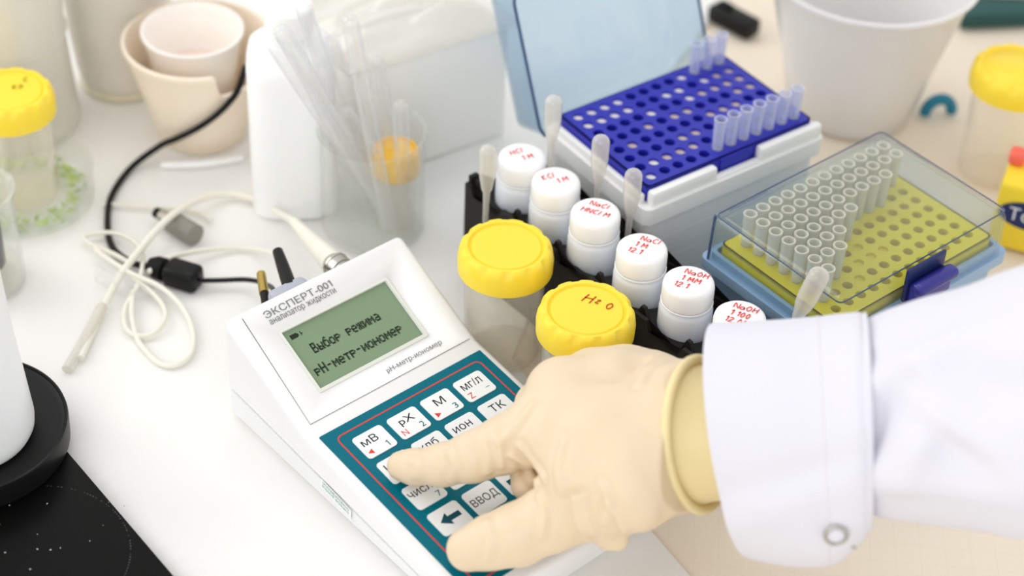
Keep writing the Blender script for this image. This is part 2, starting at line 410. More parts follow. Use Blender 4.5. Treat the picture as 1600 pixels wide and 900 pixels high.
t = side_prof([(0.6, 0), (0.6, seamz(0)), (V2-.6, seamz(V2)), (V2-.6, 0)], 0, .5, W-.5)
bmesh.ops.bevel(t, geom=[e for e in t.edges if abs(e.verts[0].co.z-e.verts[1].co.z) > 3 or all(v.co.z < 1 for v in e.verts)], offset=2.2, segments=3, affect='EDGES')
obj('lower_shell', t, 'shell_low', dev)
# display
bm = bmesh.new()
box(bm, (54.25, -36.75, -1.75), (64.3, 34.1, .5))
lcd = obj('display', put(bm, FS), 'lcd', dev, smooth=False)
bm = bmesh.new(); band(bm, rrect(20.4, -55.8, 87.9, -18.2, 1.2), rrect(22.0, -53.9, 86.4, -19.7, .2), 0.02, .35)
obj('bezel', put(bm, FS), 'bezel', dev, smooth=False)
PX = {'В': '11110 10010 10010 11110 10001 10001 11110', 'ы': '00000 00000 10001 10001 11101 10011 11101', 'б': '00110 01000 11110 10001 10001 10001 01110', 'о': '00000 00000 01110 10001 10001 10001 01110',
      'р': '00000 00000 11110 10001 11110 10000 10000', 'е': '00000 00000 01110 10001 11111 10000 01110', 'ж': '00000 00000 10101 10101 01110 10101 10101', 'и': '00000 00000 10001 10011 10101 11001 10001',
      'м': '00000 00000 10001 11011 10101 10001 10001', 'а': '00000 00000 01110 00001 01111 10001 01111', 'p': '00000 00000 11110 10001 11110 10000 10000', 'H': '10001 10001 10001 11111 10001 10001 10001',
      '-': '00000 00000 00000 01110 00000 00000 00000', 'т': '00000 00000 11111 00100 00100 00100 00100', 'н': '00000 00000 10001 10001 11111 10001 10001'}
bm = bmesh.new()
def lcd_line(s, x0, y0, cw, rh, mi, dx=0, dz=0):
    for k, ch in enumerate(s):
        if ch == ' ': continue
        for r_, row in enumerate(PX[ch].split()):
            for c_, bit in enumerate(row):
                if bit == '1':
                    x = x0 + k*cw*6 + c_*cw + dx; y = y0 + (7-r_)*rh
                    vs = [bm.verts.new((x + a, y + b, -1.46 + dz)) for a, b in ((0, 0), (cw*1.12, 0), (cw*1.12, rh*1.08), (0, rh*1.08))]
                    bm.faces.new(vs).material_index = mi
cw = 40.8/(12*6-1); 
lcd_line('Выбор режима', 31.3, -37.4, cw, .80, 1, dx=.5, dz=-.03); lcd_line('Выбор режима', 31.3, -37.2, cw, .80, 0)
cw2 = 51.0/(14*6-1)
lcd_line('pH-метр-иономер', 25.4, -48.4, cw2*.97, .80, 1, dx=.5, dz=-.03); lcd_line('pH-метр-иономер', 25.4, -48.2, cw2*.97, .80, 0)
for (x, y, a, b) in ((25.2, -25.0, 4.0, 2.6), (29.2, -24.6, .7, 1.6), (31.0, -25.0, .5, 2.4), (31.4, -24.2, .9, .5)):
    bm.faces.new([bm.verts.new(p) for p in ((x, y, -1.45), (x+a, y, -1.45), (x+a, y+b, -1.45), (x, y+b, -1.45))]).material_index = 0
o = obj('display_text', put(bm, FS), ['lcd_ink', 'ghost'], lcd, smooth=False)
o['label'] = 'dark pixel lettering on the display'
# printed upper panel
bm = bmesh.new(); 
ribbon(bm, [(9.1, -4.2), (6.8, -67.4), (106, -67.4)], .34, .3, 1)
text_bm(bm, 'ЭКСПЕРТ-001', 19.6, -10.0, 40.6, 3.9, .35, 0, bold=.12)
text_bm(bm, 'анализатор жидкости', 20.0, -14.8, 39.8, 3.6, .35, 0, bold=.08)
text_bm(bm, 'pH-метр-иономер', 56.9, -63.8, 34.6, 3.4, .35, 0, bold=.08)
obj('panel_print', put(bm, FS), ['ink', 'rule'], dev, smooth=False)
# keypad
bm = bmesh.new(); prism(bm, rrect(5.4, -120.5, 105.4, -7.1, .6), .05, .4)
pad = obj('keypad', put(bm, FK), 'teal', dev, smooth=False)
bm = bmesh.new(); ribbon(bm, rrect(11.6, -116.6, 100.2, -12.1, 3.2), .75, .45, 0, closed=True)
o = obj('keypad_border', put(bm, FK), 'red', pad, smooth=False); o['label'] = 'thin red border line'
cols = (16.6, 37.3, 57.9, 78.6); rows = (17.3, 36.1, 55.1, 73.9, 92.8)
legend = {(0, 0): ('мВ', 9.2, 4.6, '1', 'L'), (1, 0): ('pX', 8.6, 5.6, '2', 'N'), (2, 0): ('М', 5.6, 4.6, '3', 'R'), (3, 0): ('мг/л', 11.8, 5.0, '–', 'Z'),
          (0, 1): ('И', 4.2, 4.6, '4', ''), (1, 1): ('клб', 10.6, 5.0, '5', ''), (2, 1): ('ион', 10.6, 3.7, '6', ''), (3, 1): ('ТК', 8.6, 4.6, '', ''),
          (0, 2): ('числ', 13.0, 3.7, '7', ''), (0, 3): ('ARROW', 0, 0, '', ''), (1, 3): ('ВВОД', 15.0, 5.4, '', ''), (2, 3): ('TAIL', 0, 0, '', '')}
for (ci, cx) in enumerate(cols):
    for (ri, cy) in enumerate(rows[:4]):
        bm = bmesh.new(); kw, kh = 17.3, 14.9
        prism(bm, rrect(cx, -cy-kh, cx+kw, -cy, 1.9), .3, .85, 0)
        lg = legend.get((ci, ri))
        if lg:
            s, wd, ht, dg, mk = lg
            if s == 'ARROW':
                a = [(3.2, -7.3), (8.2, -3.6), (8.2, -5.9), (14.6, -5.9), (14.6, -8.9), (8.2, -8.9), (8.2, -11.2)]
                bm.faces.new([bm.verts.new((cx + x, -cy + y, .93)) for x, y in a]).material_index = 4
            elif s == 'TAIL':
                a = [(2.6, -5.9), (9.0, -5.9), (9.0, -3.6), (14, -7.3), (9.0, -11.2), (9.0, -8.9), (2.6, -8.9)]
                bm.faces.new([bm.verts.new((cx + x, -cy + y, .93)) for x, y in a]).material_index = 4
            else:
                big = s == 'ВВОД'
                x0 = cx + (1.2 if big else 2.4 if s != 'числ' else .9)
                if s in ('М',): x0 = cx + 6.0
                if s == 'pX': x0 = cx + 4.6
                if s == 'ТК': x0 = cx + 5.0
                text_bm(bm, s, x0, -cy - (10.6 if big else 7.4 + (.9 if s in ('pX',) else 0)), wd, ht, .85, 1, bold=.05)
            if dg: text_bm(bm, dg, cx + 12.6, -cy-13.4 + (2 if dg == '–' else 0), 2.3 if dg != '1' else 1.3, None if dg == '–' else 3.5, .85, 2)
            if mk in ('N', 'Z'): text_bm(bm, mk, cx + 2.0, -cy-13.2, 2.9, 3.6, .85, 3)
            if mk in ('L', 'R'):
                q = ((4.6, -10.0), (4.6, -13.2), (1.6, -11.6)) if mk == 'L' else ((1.8, -10.0), (1.8, -13.2), (4.8, -11.6))
                bm.faces.new([bm.verts.new((cx + x, -cy + y, .93)) for x, y in q]).material_index = 3
        obj('key', put(bm, FK), ['key', 'black_ink', 'teal_ink', 'red', 'darkteal_ink'], pad, smooth=False)
# sticker over the seam
def on_side(px, py):      # hit the side face u = 0 -> (v, z)
    d = ray(px, py); g1 = np.array([math.cos(YAW), math.sin(YAW), 0]); g2 = np.array([math.sin(YAW), -math.cos(YAW), 0])
    Mx = np.stack([g2, [0, 0, 1], -d], 1); r_ = np.linalg.solve(Mx, CP - np.array([OX, OY, 0])/1000); return r_[0]*1000, r_[1]*1000
q = [on_side(*p) for p in ((502, 747), (549, 797), (549, 812), (501, 760))]
bm = bmesh.new(); bm.faces.new([bm.verts.new((-.15, -v, z)) for v, z in q])
for k, s in ((0, 'ОПЛОМБИРОВАНО'), (1, 'вскрытие запрещено')):
    t = bmesh.new(); text_bm(t, s, 0, 0, 1, 1, 0)
    p0, p1, p3 = Vector(q[0]), Vector(q[1]), Vector(q[3])
    for v in t.verts:
        a = .06 + v.co.x*.88; b_ = (.42 if k == 0 else .82) - v.co.y*.28
        pt = p0 + (p1-p0)*a + (p3-p0)*b_; v.co = Vector((-.22, -pt.x, pt.y))
    add(bm, t, None, (0, 0, 0), 1)
obj('sticker', bm, ['white_print', 'green_ink'], dev, smooth=False)
# sockets at the back
def loc_dev(u, v, z): 
    c, s = math.cos(YAW), math.sin(YAW); return Vector((OX + u*c + v*s, OY + u*s - v*c, z))
def rod(bm, a, b, r0, r1=None, seg=20, mi=0):
    a, b = Vector(a), Vector(b); return tube(bm, [a, b], [r0, r0 if r1 is None else r1], seg, mi=mi)
bm = bmesh.new(); rod(bm, (78, 1, 47), (78, 8, 47), 6.2); rod(bm, (78, 8, 47), (78, 13, 47), 4.6)
obj('socket', bm, 'metal', dev)
bm = bmesh.new(); rod(bm, (40, 1, 44), (40, 7, 44), 5.2); o = obj('socket', bm, 'redring', dev); o['label'] = 'red ringed socket'
bm = bmesh.new(); rod(bm, (27, 1, 38), (27, 5, 38), 4.6); obj('socket', bm, 'black', dev)
bm = bmesh.new(); rod(bm, (52, 1, 44), (52, 6, 44), 5.2); obj('socket', bm, 'metal', dev)

# ================================================================== cables
def cable(name, pts, r, m, label, cat='cable', n=10, seg=10):
    bm = bmesh.new(); P = spline([at(*p) if not isinstance(p, Vector) else p for p in pts], n); tube(bm, P, r, seg)
    return tag(obj(name, bm, m), label, cat)
# black lead coming over the porcelain cup down to the plug
vc = at(318, 203, 0)
def on_vessel(px, py):      # height at which the sight line passes just clear of the porcelain vessel's front
    for k in range(4, 160):
        z = k*.5; p = at(px, py, z)
        if p.y < vc.y and math.hypot(p.x-vc.x, p.y-vc.y) > 26.5 + min(z, 64)*.27 + 2.4: return z
    return 70
cable('power_cable', [(px_, py_, on_vessel(px_, py_)) for px_, py_ in ((384, 104), (372, 140), (358, 160), (340, 178), (320, 193), (300, 205), (275, 217))] + [(250, 228, 9), (205, 262, 3), (175, 305, 2.2), (168, 345, 2.2), (175, 385, 2.6), (205, 410, 4), (240, 418, 6)], 1.9, 'black', 'black cable curving from the porcelain cup down to the inline connector')
d0, d1 = at(236, 415, 6.5), at(318, 440, 6.5); dv = (d1-d0).normalized()
dc = empty('inline_connector', (0, 0, 0), 0, 'black inline power connector lying on the cloth beside the white cable loops', 'connector')
bm = bmesh.new(); Rz = math.atan2(dv.y, dv.x); L_ = (d1-d0).length; mid = (d0+d1)/2
box(bm, mid + dv*3.5, (L_*.62, 14, 12.6), 3, Rz, seg=3); obj('plug_body', bm, 'black', dc)
bm = bmesh.new(); tube(bm, [d0 - dv*1, d0 + dv*3, d0 + dv*8], [4.2, 6.2, 6.4], 16); obj('strain_relief', bm, 'dull', dc)
cable('thin_power_lead', [d1 - dv*2, tuple((345, 438, 5.5)), (385, 437, 7), (412, 443, 14), (428, 458, 30), loc_dev(27, -4, 38)], 1.35, 'black', 'thin black lead from the inline connector to the back of the meter')
# white leads
cable('electrode_cable', [(125, 560, 3), (150, 505, 3), (182, 440, 7), (215, 395, 11), (262, 342, 15), (310, 312, 9), (355, 303, 4), (400, 312, 5), (440, 335, 12), (470, 352, 30)], 2.1, 'cable_white', 'thick white cable arching from the cable loops to the round metal socket')
bm = bmesh.new(); c0 = loc_dev(78, -9, 47); c1 = loc_dev(78, -13.5, 47)
pl = empty('electrode_plug', (0, 0, 0), 0, 'white tapered plug with ringed metal collar at the back of the meter', 'plug')
e0 = at(458, 345, 26)
tube(bm, [e0, e0.lerp(c1, .5), c1], [2.6, 4.6, 6.6], 20); obj('strain_relief', bm, 'cable_white', pl)
bm = bmesh.new(); tube(bm, [c1, c1.lerp(c0, .3), c1.lerp(c0, .31), c0 + (c0-c1)*.3], [7.4, 7.4, 7.0, 7.0], 20); obj('collar', bm, 'metal', pl)
cable('thin_white_cable', [(232, 425, 8), (262, 404, 9), (300, 394, 6), (345, 388, 3), (390, 388, 3), (420, 394, 14), (436, 402, 32)], 1.5, 'cable_white', 'thin white cable crossing over the black inline connector')
# grey jack with black sleeve
gp = empty('grey_plug', (0, 0, 0), 0, 'grey plug with a black sleeve in the back of the meter', 'plug')
p0, p1 = loc_dev(40, -6, 46), loc_dev(52, -11, 46)
bm = bmesh.new(); box(bm, (p0+p1)/2, (22, 10, 13), 3, YAW, seg=3); obj('plug_body', bm, 'grey_plug', gp)
bm = bmesh.new(); b0 = (p0+p1)/2 + Vector((0, 3, 3)); b1 = at(434, 393, 48)
tube(bm, [b0, b0.lerp(b1, .55), b1], [3.8, 3.4, 2.8], 16); obj('strain_relief', bm, 'black', gp)
gj = empty('gold_jack', (0, 0, 0), 0, 'small gold and black jack beside the red ringed socket', 'plug')
bm = bmesh.new(); a_ = loc_dev(30, -5, 42); b_ = at(408, 428, 40)
tube(bm, [a_, a_.lerp(b_, .6)], [2.2, 2.2], 12); obj('pin', bm, 'black', gj)
bm = bmesh.new(); tube(bm, [a_.lerp(b_, .55), b_], [2.6, 2.4], 12); obj('tip', bm, 'gold', gj)
# loops of thin cable tied together
cable('looped_cable', [(160, 318, 2), (230, 323, 2), (300, 330, 2), (330, 345, 2)], 1.1, 'cable_white', 'faint thin white cable crossing over the black cable')
cable('cable_loop', [(205, 412, 5), (180, 398, 5), (150, 385, 4), (132, 375, 4), (140, 366, 4), (175, 364, 4.4), (205, 374, 5), (222, 395, 6), (222, 420, 7), (214, 448, 6), (196, 480, 4), (195, 508, 3), (210, 523, 2.5), (238, 522, 2.5), (257, 500, 3), (256, 480, 3), (238, 458, 5), (205, 432, 7), (165, 402, 7), (150, 388, 6)], 1.35, 'cable_white', 'cream cable bundled in small tangled loops on the cloth')
cable('cable_coil', [(150, 392, 7), (200, 425, 8.5), (250, 448, 7), (285, 480, 4), (302, 520, 2.5), (298, 553, 2), (275, 570, 2), (250, 568, 2), (228, 548, 2), (214, 528, 2), (206, 490, 4.5), (208, 455, 6)], 1.5, 'cable_white', 'cream cable in one wide open loop at the end of the bundle')
# transparent electrode cap in the tangle
ec = empty('clear_vial', (0, 0, 0), 0, 'clear plastic vial lying in the tangle of white cable', 'vial')
bm = bmesh.new(); a_, b_ = at(155, 425, 6), at(226, 462, 6); tube(bm, [a_, a_.lerp(b_, .06), a_.lerp(b_, .7), a_.lerp(b_, .9), b_], [3.6, 5.6, 5.6, 4.6, 2.2], 20); obj('vial_shell', bm, 'clear_tube', ec)
cable('plastic_dropper', [(105, 578, 2.6), (130, 535, 3), (160, 478, 5)], 3.0, 'pipette', 'milky plastic dropper lying beside the white cable loops', 'dropper')
cable('plastic_rod', [(252, 258, 2.4), (318, 256, 2.4), (380, 246, 2.4)], 2.2, 'poly', 'pale plastic rod lying in front of the ivory vessel', 'rod')
# grey ribbed connector under the thick cable
gc = empty('loose_connector', (0, 0, 0), 0, 'loose grey ribbed connector with black tip under the thick white cable', 'connector')
a_, b_ = at(246, 333, 6), at(305, 368, 6); 
bm = bmesh.new(); n_ = 15; pts = [a_.lerp(b_, .38 + .62*i/n_) for i in range(n_+1)]; tube(bm, pts, [6.4 if i % 2 else 5.9 for i in range(n_+1)], 20); obj('barrel', bm, 'grey_metal', gc, flat_angle=20)
bm = bmesh.new(); tube(bm, [a_.lerp(b_, .1), a_.lerp(b_, .42)], [3.6, 4.6], 16); obj('neck', bm, 'metal', gc)
bm = bmesh.new(); tube(bm, [a_.lerp(b_, -.04), a_.lerp(b_, .1)], [3.1, 3.1], 16); obj('tip', bm, 'black', gc)

# ================================================================== yellow capped jars
def jar(c, rz, label, cap='yellow', text=None, hh=70, R=24.2, group='screw cap sample jars', liquid=None, zb=0, tm='brown_marker'):
    e = empty('sample_jar', (c[0], c[1], zb), rz, label, 'jar', group)
    r0 = R*.86
    bm = bmesh.new(); lathe(bm, [(0, 1.2), (r0*.86, 1.2), (r0*.9, 0), (r0*.94, 1.5), (r0*.99, hh*.5), (r0, hh-13), (r0*.9, hh-11), (r0*.9, hh-2), (r0*.84, hh-2), (r0*.84, hh-12), (r0*.94, hh-15), (r0*.93, hh*.5), (r0*.86, 2.6), (0, 2.6)], 56)
    obj('jar_body', bm, 'clear_jar', e)
    if liquid:
        bm = bmesh.new(); lathe(bm, [(0, 2.8), (r0*.84, 2.8), (r0*.9, hh*.4), (0, hh*.4)], 40); obj('contents', bm, liquid, e)
    def sc_(r, z, a):
        if r > R*.8 and z > hh-6.5:
            k = (a/(2*PI)*12) % 1; n_ = 1/(1 + math.exp((abs(k-.5)-.17)/.02))
            q_ = max(0, min(1, (z-(hh-5.5))/3))
            return r - .9*n_*q_*(r > R*.88), z - .8*n_*(r > R*.88 and z > hh-2.5)
        return r, z
    bm = bmesh.new()
    lathe(bm, [(R*.93, hh-15.5), (R, hh-14.5), (R*1.01, hh-8), (R*.985, hh-4), (R*.955, hh-1.6), (R*.91, hh-.3), (R*.86, hh), (R*.80, hh-.2), (R*.775, hh-1.5), (R*.75, hh-1.6), (R*.72, hh-.7), (0, hh-.5)], 110, mod=sc_)
    lathe(bm, [(R*.93, hh-15.5), (R*.90, hh-15), (R*.90, hh-3), (0, hh-3)], 110)
    cp = obj('screw_cap', bm, cap, e, flat_angle=50)
    if text:
        bm = bmesh.new(); text(bm, hh-.35); obj('handwriting', bm, tm, cp, smooth=False)
    return e
j1 = at(791, 383, 70); j2 = at(917, 482, 70)
jar(j1, .3, 'clear jar with plain bright yellow screw cap beside the black bottle rack')
def h2o(bm, z):
    a = -.42
    for ch, x, y, s in (('H', -2.5, 6.2, 6.4), ('z', 3.9, 5.2, 4.2), ('O', 8.6, 1.8, 4.6)):
        handwrite(bm, ch, x, y, s, .75, a, z)
jar(j2, 0, 'clear jar with yellow screw cap marked H2O in brown ink', text=h2o)
jt = at(13, 140, 73)
def scr(bm, z):
    handwrite(bm, 'K0', 2, 1, 4, .8, .3, z); handwrite(bm, 'C', 6, 9, 4, .8, .3, z)
jar(jt, 0, 'yellow capped jar standing in the glass dish of green scraps', text=scr, tm='olive_marker', hh=70, zb=3)
jr = at(1592, 103, 73)
jar(jr, 0, 'yellow capped jar standing apart beyond the blue lidded tip box', hh=73, R=26)
jo = at(618, 232, 52)
jar(jo, .2, 'small jar with orange yellow cap behind the beaker of test tubes', cap='orange', hh=52, R=13.6)

# ================================================================== black bottle rack with bottles
ZT = 80
b_first, b_last = at(816, 243, ZT), at(1157, 493, ZT)
rd = (b_last - b_first).normalized(); RYAW = math.atan2(rd.y, rd.x); nrm = Vector((-rd.y, rd.x, 0))    # nrm points away from the viewer
orig = Vector((b_first.x, b_first.y, 0))
rk = empty('bottle_rack', orig, RYAW, 'long black plastic rack holding six white bottles', 'rack')
Lr = (b_last-b_first).length
x0, x1, y0, y1 = -22, Lr+22, -20, 27
bm = bmesh.new(); box(bm, ((x0+x1)/2, (y0+y1)/2, 1), (x1-x0, y1-y0, 2), .5); obj('rack_floor', bm, 'rack', rk)
def wall(bm, xa, xb, y, teeth, base=52, top=58, th=2.2, horiz=True):
    pts = [(xa, 0)]
    n_ = teeth; step = (xb-xa)/n_; up = [(xa, top)]
    for k in range(n_):
        s = xa + k*step; up += [(s + step*.12, top), (s + step*.2, base), (s + step*.8, base), (s + step*.88, top)]
    up.append((xb, top)); poly = [(xa, 0)] + up + [(xb, 0)]
    t = bmesh.new(); a = [t.verts.new((px_, y-th/2, pz)) for px_, pz in poly]; b = [t.verts.new((px_, y+th/2, pz)) for px_, pz in poly]; n2 = len(poly)
    t.faces.new(a); t.faces.new(b[::-1])
    for i in range(n2): t.faces.new((a[i], b[i], b[(i+1) % n2], a[(i+1) % n2]))
    if not horiz:
        for v in t.verts: v.co = Vector((v.co.y, v.co.x, v.co.z))
    bmesh.ops.triangulate(t, faces=[f for f in t.faces if len(f.verts) > 4])
    add(bm, t)
bm = bmesh.new(); wall(bm, x0, x1, y0+1.1, 6); obj('side_wall', bm, 'rack', rk, smooth=False)
bm = bmesh.new(); wall(bm, x0, x1, y1-1.1, 6); obj('side_wall', bm, 'rack', rk, smooth=False)
bm = bmesh.new(); wall(bm, x0, x1, 15.5, 6, 50, 53); obj('partition', bm, 'rack', rk, smooth=False)
for X_, tp in ((x0+1.1, 62), (x1-1.1, 50)):
    bm = bmesh.new(); wall(bm, y0+2.3, y1-2.3, X_, 1, 42, tp, horiz=False); obj('end_wall', bm, 'rack', rk, smooth=False)
# deck with one round opening per bottle, and small upright fins between them
st_ = Lr/5
bm = bmesh.new()
for i in range(6):
    cx = i*st_; xa, xb, ya, yb_ = (x0+1 if i == 0 else cx-st_/2), (x1-1 if i == 5 else cx+st_/2), y0+1, 15
    n_ = 40; sqv, cv = [], []
    for k in range(n_):
        a = 2*PI*k/n_ + .01; c, s_ = math.cos(a), math.sin(a)
        tt = min(((xb-cx)/c if c > 1e-6 else (xa-cx)/c if c < -1e-6 else 1e9), ((yb_)/s_ if s_ > 1e-6 else (ya)/s_ if s_ < -1e-6 else 1e9))
        sqv.append((cx + tt*c, tt*s_)); cv.append((cx + 14*c, 14*s_))
    lo_v = [[bm.verts.new((x, y, z)) for x, y in L_] for L_ in (sqv, cv) for z in (50, 52)]
    for k in range(n_):
        q = (k+1) % n_
        bm.faces.new((lo_v[1][k], lo_v[1][q], lo_v[3][q], lo_v[3][k])); bm.faces.new((lo_v[3][k], lo_v[3][q], lo_v[2][q], lo_v[2][k]))
obj('deck', bm, 'rack', rk, smooth=False)
for i in range(7):
    cx = (i-.5)*st_
    bm = bmesh.new(); t = bmesh.new(); prism(t, [(-5, 0), (5, 0), (1.2, 9), (-1.2, 9)], -1, 1); add(bm, t, Matrix.Rotation(PI/2, 3, 'X'), (cx if i < 6 else cx-6, -15.5, 52), 0)
    obj('fin', bm, 'rack', rk, smooth=False)
caps = [(816, 243), (869, 281), (931, 330), (1004, 386), (1077, 438), (1157, 493)]
writing = [[('HCl', -5, 2.5), ('1 M', -1, -4)], [('KCl', -6, 2.5), ('1 M', 0, -3)], [('NaCl', -5, 4), ('HNCl M', -7.5, -2.5)], [('NaCl', -3, 5), ('1 M', -4, -.5), ('12.1', -6, -6)],
           [('NaOH', -4, 4.5), ('1 mM'.replace('m', 'M'), -4, -1), ('12.1', -6, -6.5)], [('NaOH', -5, 4.5), ('1:100', -5, -1), ('12.01', -6, -6.5)]]
lab = ['white bottle at the far end of the black rack, smudged red writing on cap', 'white bottle second from the far end of the black rack', 'white bottle third along the rack, two lines of dense red writing',
       'white bottle fourth along the rack, directly behind the H2O jar', 'white bottle fifth along the rack, in front of the blue lidded tip box', 'white bottle half hidden by the coat sleeve beside the leaning pipette']
for i, (cx, cy) in enumerate(caps):
    p = at(cx, cy, ZT)
    e = empty('reagent_bottle', (p.x, p.y, 2.2), 0, lab[i], 'bottle', 'white reagent bottles in the black rack')
    z = ZT - 2.2
    bm = bmesh.new(); lathe(bm, [(0, .6), (11.8, .6), (12.8, 0), (13.4, 1.4), (13.4, z-17), (12.9, z-15), (11.6, z-13.5), (10.6, z-13), (10.6, z-3), (0, z-3)], 48); obj('bottle_body', bm, 'white_body', e)
    def rib(r, zz, a): 
        return (r - .18*(math.cos(a*60) > 0) if zz < z-3 and r > 12 else r), zz
    bm = bmesh.new(); lathe(bm, [(11.2, z-11.6), (12.7, z-11.6), (12.85, z-10), (12.85, z-3.2), (12.4, z-1.3), (11.4, z-.3), (10.2, z), (0, z-.15)], 120, mod=rib)
    lathe(bm, [(12.6, z-13.2), (13.1, z-12.8), (13.1, z-12.2), (12.6, z-11.9)], 48)
    cp = obj('screw_cap', bm, 'white_cap', e)
    bm = bmesh.new()
    for s, hx, hy in writing[i]:
        a = -.35 if i > 1 else .5; c, s_ = math.cos(a), math.sin(a)
        handwrite(bm, s, hx*c - hy*s_, hx*s_ + hy*c, 3.6, .6, a, z + .12)
    obj('handwriting', bm, 'marker', cp, smooth=False)

def pipette(base, top, label, group=None, r=4.6, sl=None):
    """transfer pipette: long stem, closed bulb at the top end"""
    b, t = Vector(base), Vector(top); L = (t-b).length; d = (t-b).normalized()
    bl = 24. if sl is None else sl
    prof = [(0, 1.1), (L-bl-14, 1.6), (L-bl-6, 1.9), (L-bl-3, 3.0), (L-bl, 3.4), (L-bl+5, r*.92), (L-bl+9, r), (L-4, r)]
    for k in range(1, 7): prof.append((L-4 + 4*math.sin(k*PI/12), r*math.cos(k*PI/12) if k < 6 else .05))
    bm = bmesh.new(); tube(bm, [b + d*s for s, _ in prof], [q for _, q in prof], 18)
    return tag(obj('transfer_pipette', bm, 'pipette'), label, 'pipette', group)
def rackpt(x, y, z): return orig + rd*x + nrm*y + Vector((0, 0, z))
def rack_pip(px, py, zt, label, y=22):
    t = at(px, py, zt); loc = t - orig; X_ = loc.dot(rd)
    return pipette(rackpt(X_, loc.dot(nrm), 3), t, label, 'transfer pipettes standing in the rack')
rack_pip(763, 228, 96, 'clear pipette at the far corner of the black rack beside the first bottle')
rack_pip(866, 150, 112, 'tallest clear pipette in the rack, in front of the open blue lid')
rack_pip(940, 212, 104, 'clear pipette standing against the corner of the blue tube tray')
rack_pip(991, 265, 98, 'shorter clear pipette in front of the blue tray\'s near corner')
pt = at(1285, 421, 104); pb = rackpt(Lr + 6, 17, 30)
pipette(pb, pt, 'milky pipette leaning out of the rack over the yellow tray box', r=5.2, sl=27)

# ================================================================== trays with 96 real holes
def tray(bm, z0, z1, hr, floor_mi, mx=7.5, my=7.0, nx=12, ny=8, p=9., depth=6, seg=16, skirt=12):
    """top plate with nx * ny open wells (grid starts at 0,0; y runs negative) and an outer skirt"""
    for i in range(nx):
        for j in range(ny):
            cx, cy = i*p, -j*p; h = p/2; sq = []; cir = []; bot = []
            for k in range(seg):
                a = 2*PI*(k+.5)/seg - PI/4*0; c, s = math.cos(a), math.sin(a); m_ = max(abs(c), abs(s))
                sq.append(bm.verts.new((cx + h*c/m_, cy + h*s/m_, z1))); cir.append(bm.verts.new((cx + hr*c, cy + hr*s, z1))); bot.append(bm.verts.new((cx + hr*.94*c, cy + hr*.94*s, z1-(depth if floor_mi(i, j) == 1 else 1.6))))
            for k in range(seg):
                q = (k+1) % seg; bm.faces.new((sq[k], sq[q], cir[q], cir[k])); bm.faces.new((cir[k], cir[q], bot[q], bot[k])).material_index = 0
            # fill the small corners
            for (a1, a2) in ((1, 1), (-1, 1), (-1, -1), (1, -1)):
                best = sorted(range(seg), key=lambda k: -(a1*(sq[k].co.x-cx) + a2*(sq[k].co.y-cy)))[:2]
                cv = bm.verts.new((cx + a1*h, cy + a2*h, z1))
                bm.faces.new((cv, sq[best[0]], sq[best[1]]))
            bm.faces.new(bot[::-1]).material_index = floor_mi(i, j)
    X0, X1, Y1, Y0 = -4.5, (nx-1)*p+4.5, 4.5, -(ny-1)*p-4.5
    o_ = rrect(X0-mx+4.5, Y0-my+4.5, X1+mx-4.5, Y1+my-4.5, 2.5, 4)
    i_ = rrect(X0, Y0, X1, Y1, .01, 4)
    band(bm, o_, i_, z1-1.5, z1, 0); 
    band(bm, o_, [(x*.985+.7, y*.985-.4) for x, y in o_], z1-skirt, z1, 0)
    return bm
TB = .6518; bo = Vector((31.0, 877.0, 0)); ZTR = 79.
tb = empty('tip_box', bo, TB, 'open white tip box with royal blue tray and tinted raised lid', 'box', 'tip boxes')
random.seed(9)
white = {(0, 0), (1, 0), (2, 0), (0, 1), (2, 1), (3, 0), (1, 1), (4, 2), (6, 1), (7, 1), (7, 2), (3, 1), (8, 0), (9, 1), (0, 7), (1, 6)}
beig = {(8, 2), (9, 2), (5, 3), (10, 1), (7, 4), (5, 5), (1, 4), (6, 3), (10, 3), (9, 4), (11, 2), (11, 1), (3, 6), (4, 6), (2, 6), (4, 5), (3, 3), (10, 2), (8, 4), (9, 5), (11, 3)}
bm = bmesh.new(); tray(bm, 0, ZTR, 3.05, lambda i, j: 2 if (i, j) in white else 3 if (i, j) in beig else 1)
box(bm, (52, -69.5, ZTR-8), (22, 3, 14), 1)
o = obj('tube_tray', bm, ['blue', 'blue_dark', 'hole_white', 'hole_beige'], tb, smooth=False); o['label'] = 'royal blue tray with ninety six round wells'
# white base: stepped shell with raised lips and lines
bm = bmesh.new()
def ring_shell(bm, x0, y0, x1, y1, z0, z1, th, r=5, mi=0):
    o_ = rrect(x0, y0, x1, y1, r, 5); i_ = rrect(x0+th, y0+th, x1-th, y1-th, max(r-th, .5), 5); band(bm, o_, i_, z0, z1, mi)
X0, X1, Y0, Y1 = -13, 112, -77, 13
for k, (za, zb_) in enumerate(((0, 14), (15, 29), (30, 44), (45, 59))): ring_shell(bm, X0+3, Y0+3, X1-3, Y1-3, za, zb_, 3)
ring_shell(bm, X0+3.8, Y0+3.8, X1-3.8, Y1-3.8, 13, 60, 2)
ring_shell(bm, X0, Y0, X1, Y1, 59, 69, 6)
box(bm, (49.5, -32, 1.2), (115, 82, 2))
tag_ = obj('box_base', bm, 'box_white', tb)
bm = bmesh.new()
box(bm, (14, -72.6, 73), (44, 5.4, 9), 1.6); box(bm, (88, -72.6, 73), (44, 5.4, 9), 1.6); box(bm, (51, -73.5, 69.5), (30, 4, 3), 1)
obj('front_lip', bm, 'box_white', tb)
bm = bmesh.new(); box(bm, (-9.6, -30, 71), (3.5, 78, 6), 1); obj('side_lip', bm, 'box_white', tb)
bm = bmesh.new(); box(bm, (109.0, -30, 71), (3.5, 78, 6), 1); obj('side_lip', bm, 'box_white', tb)
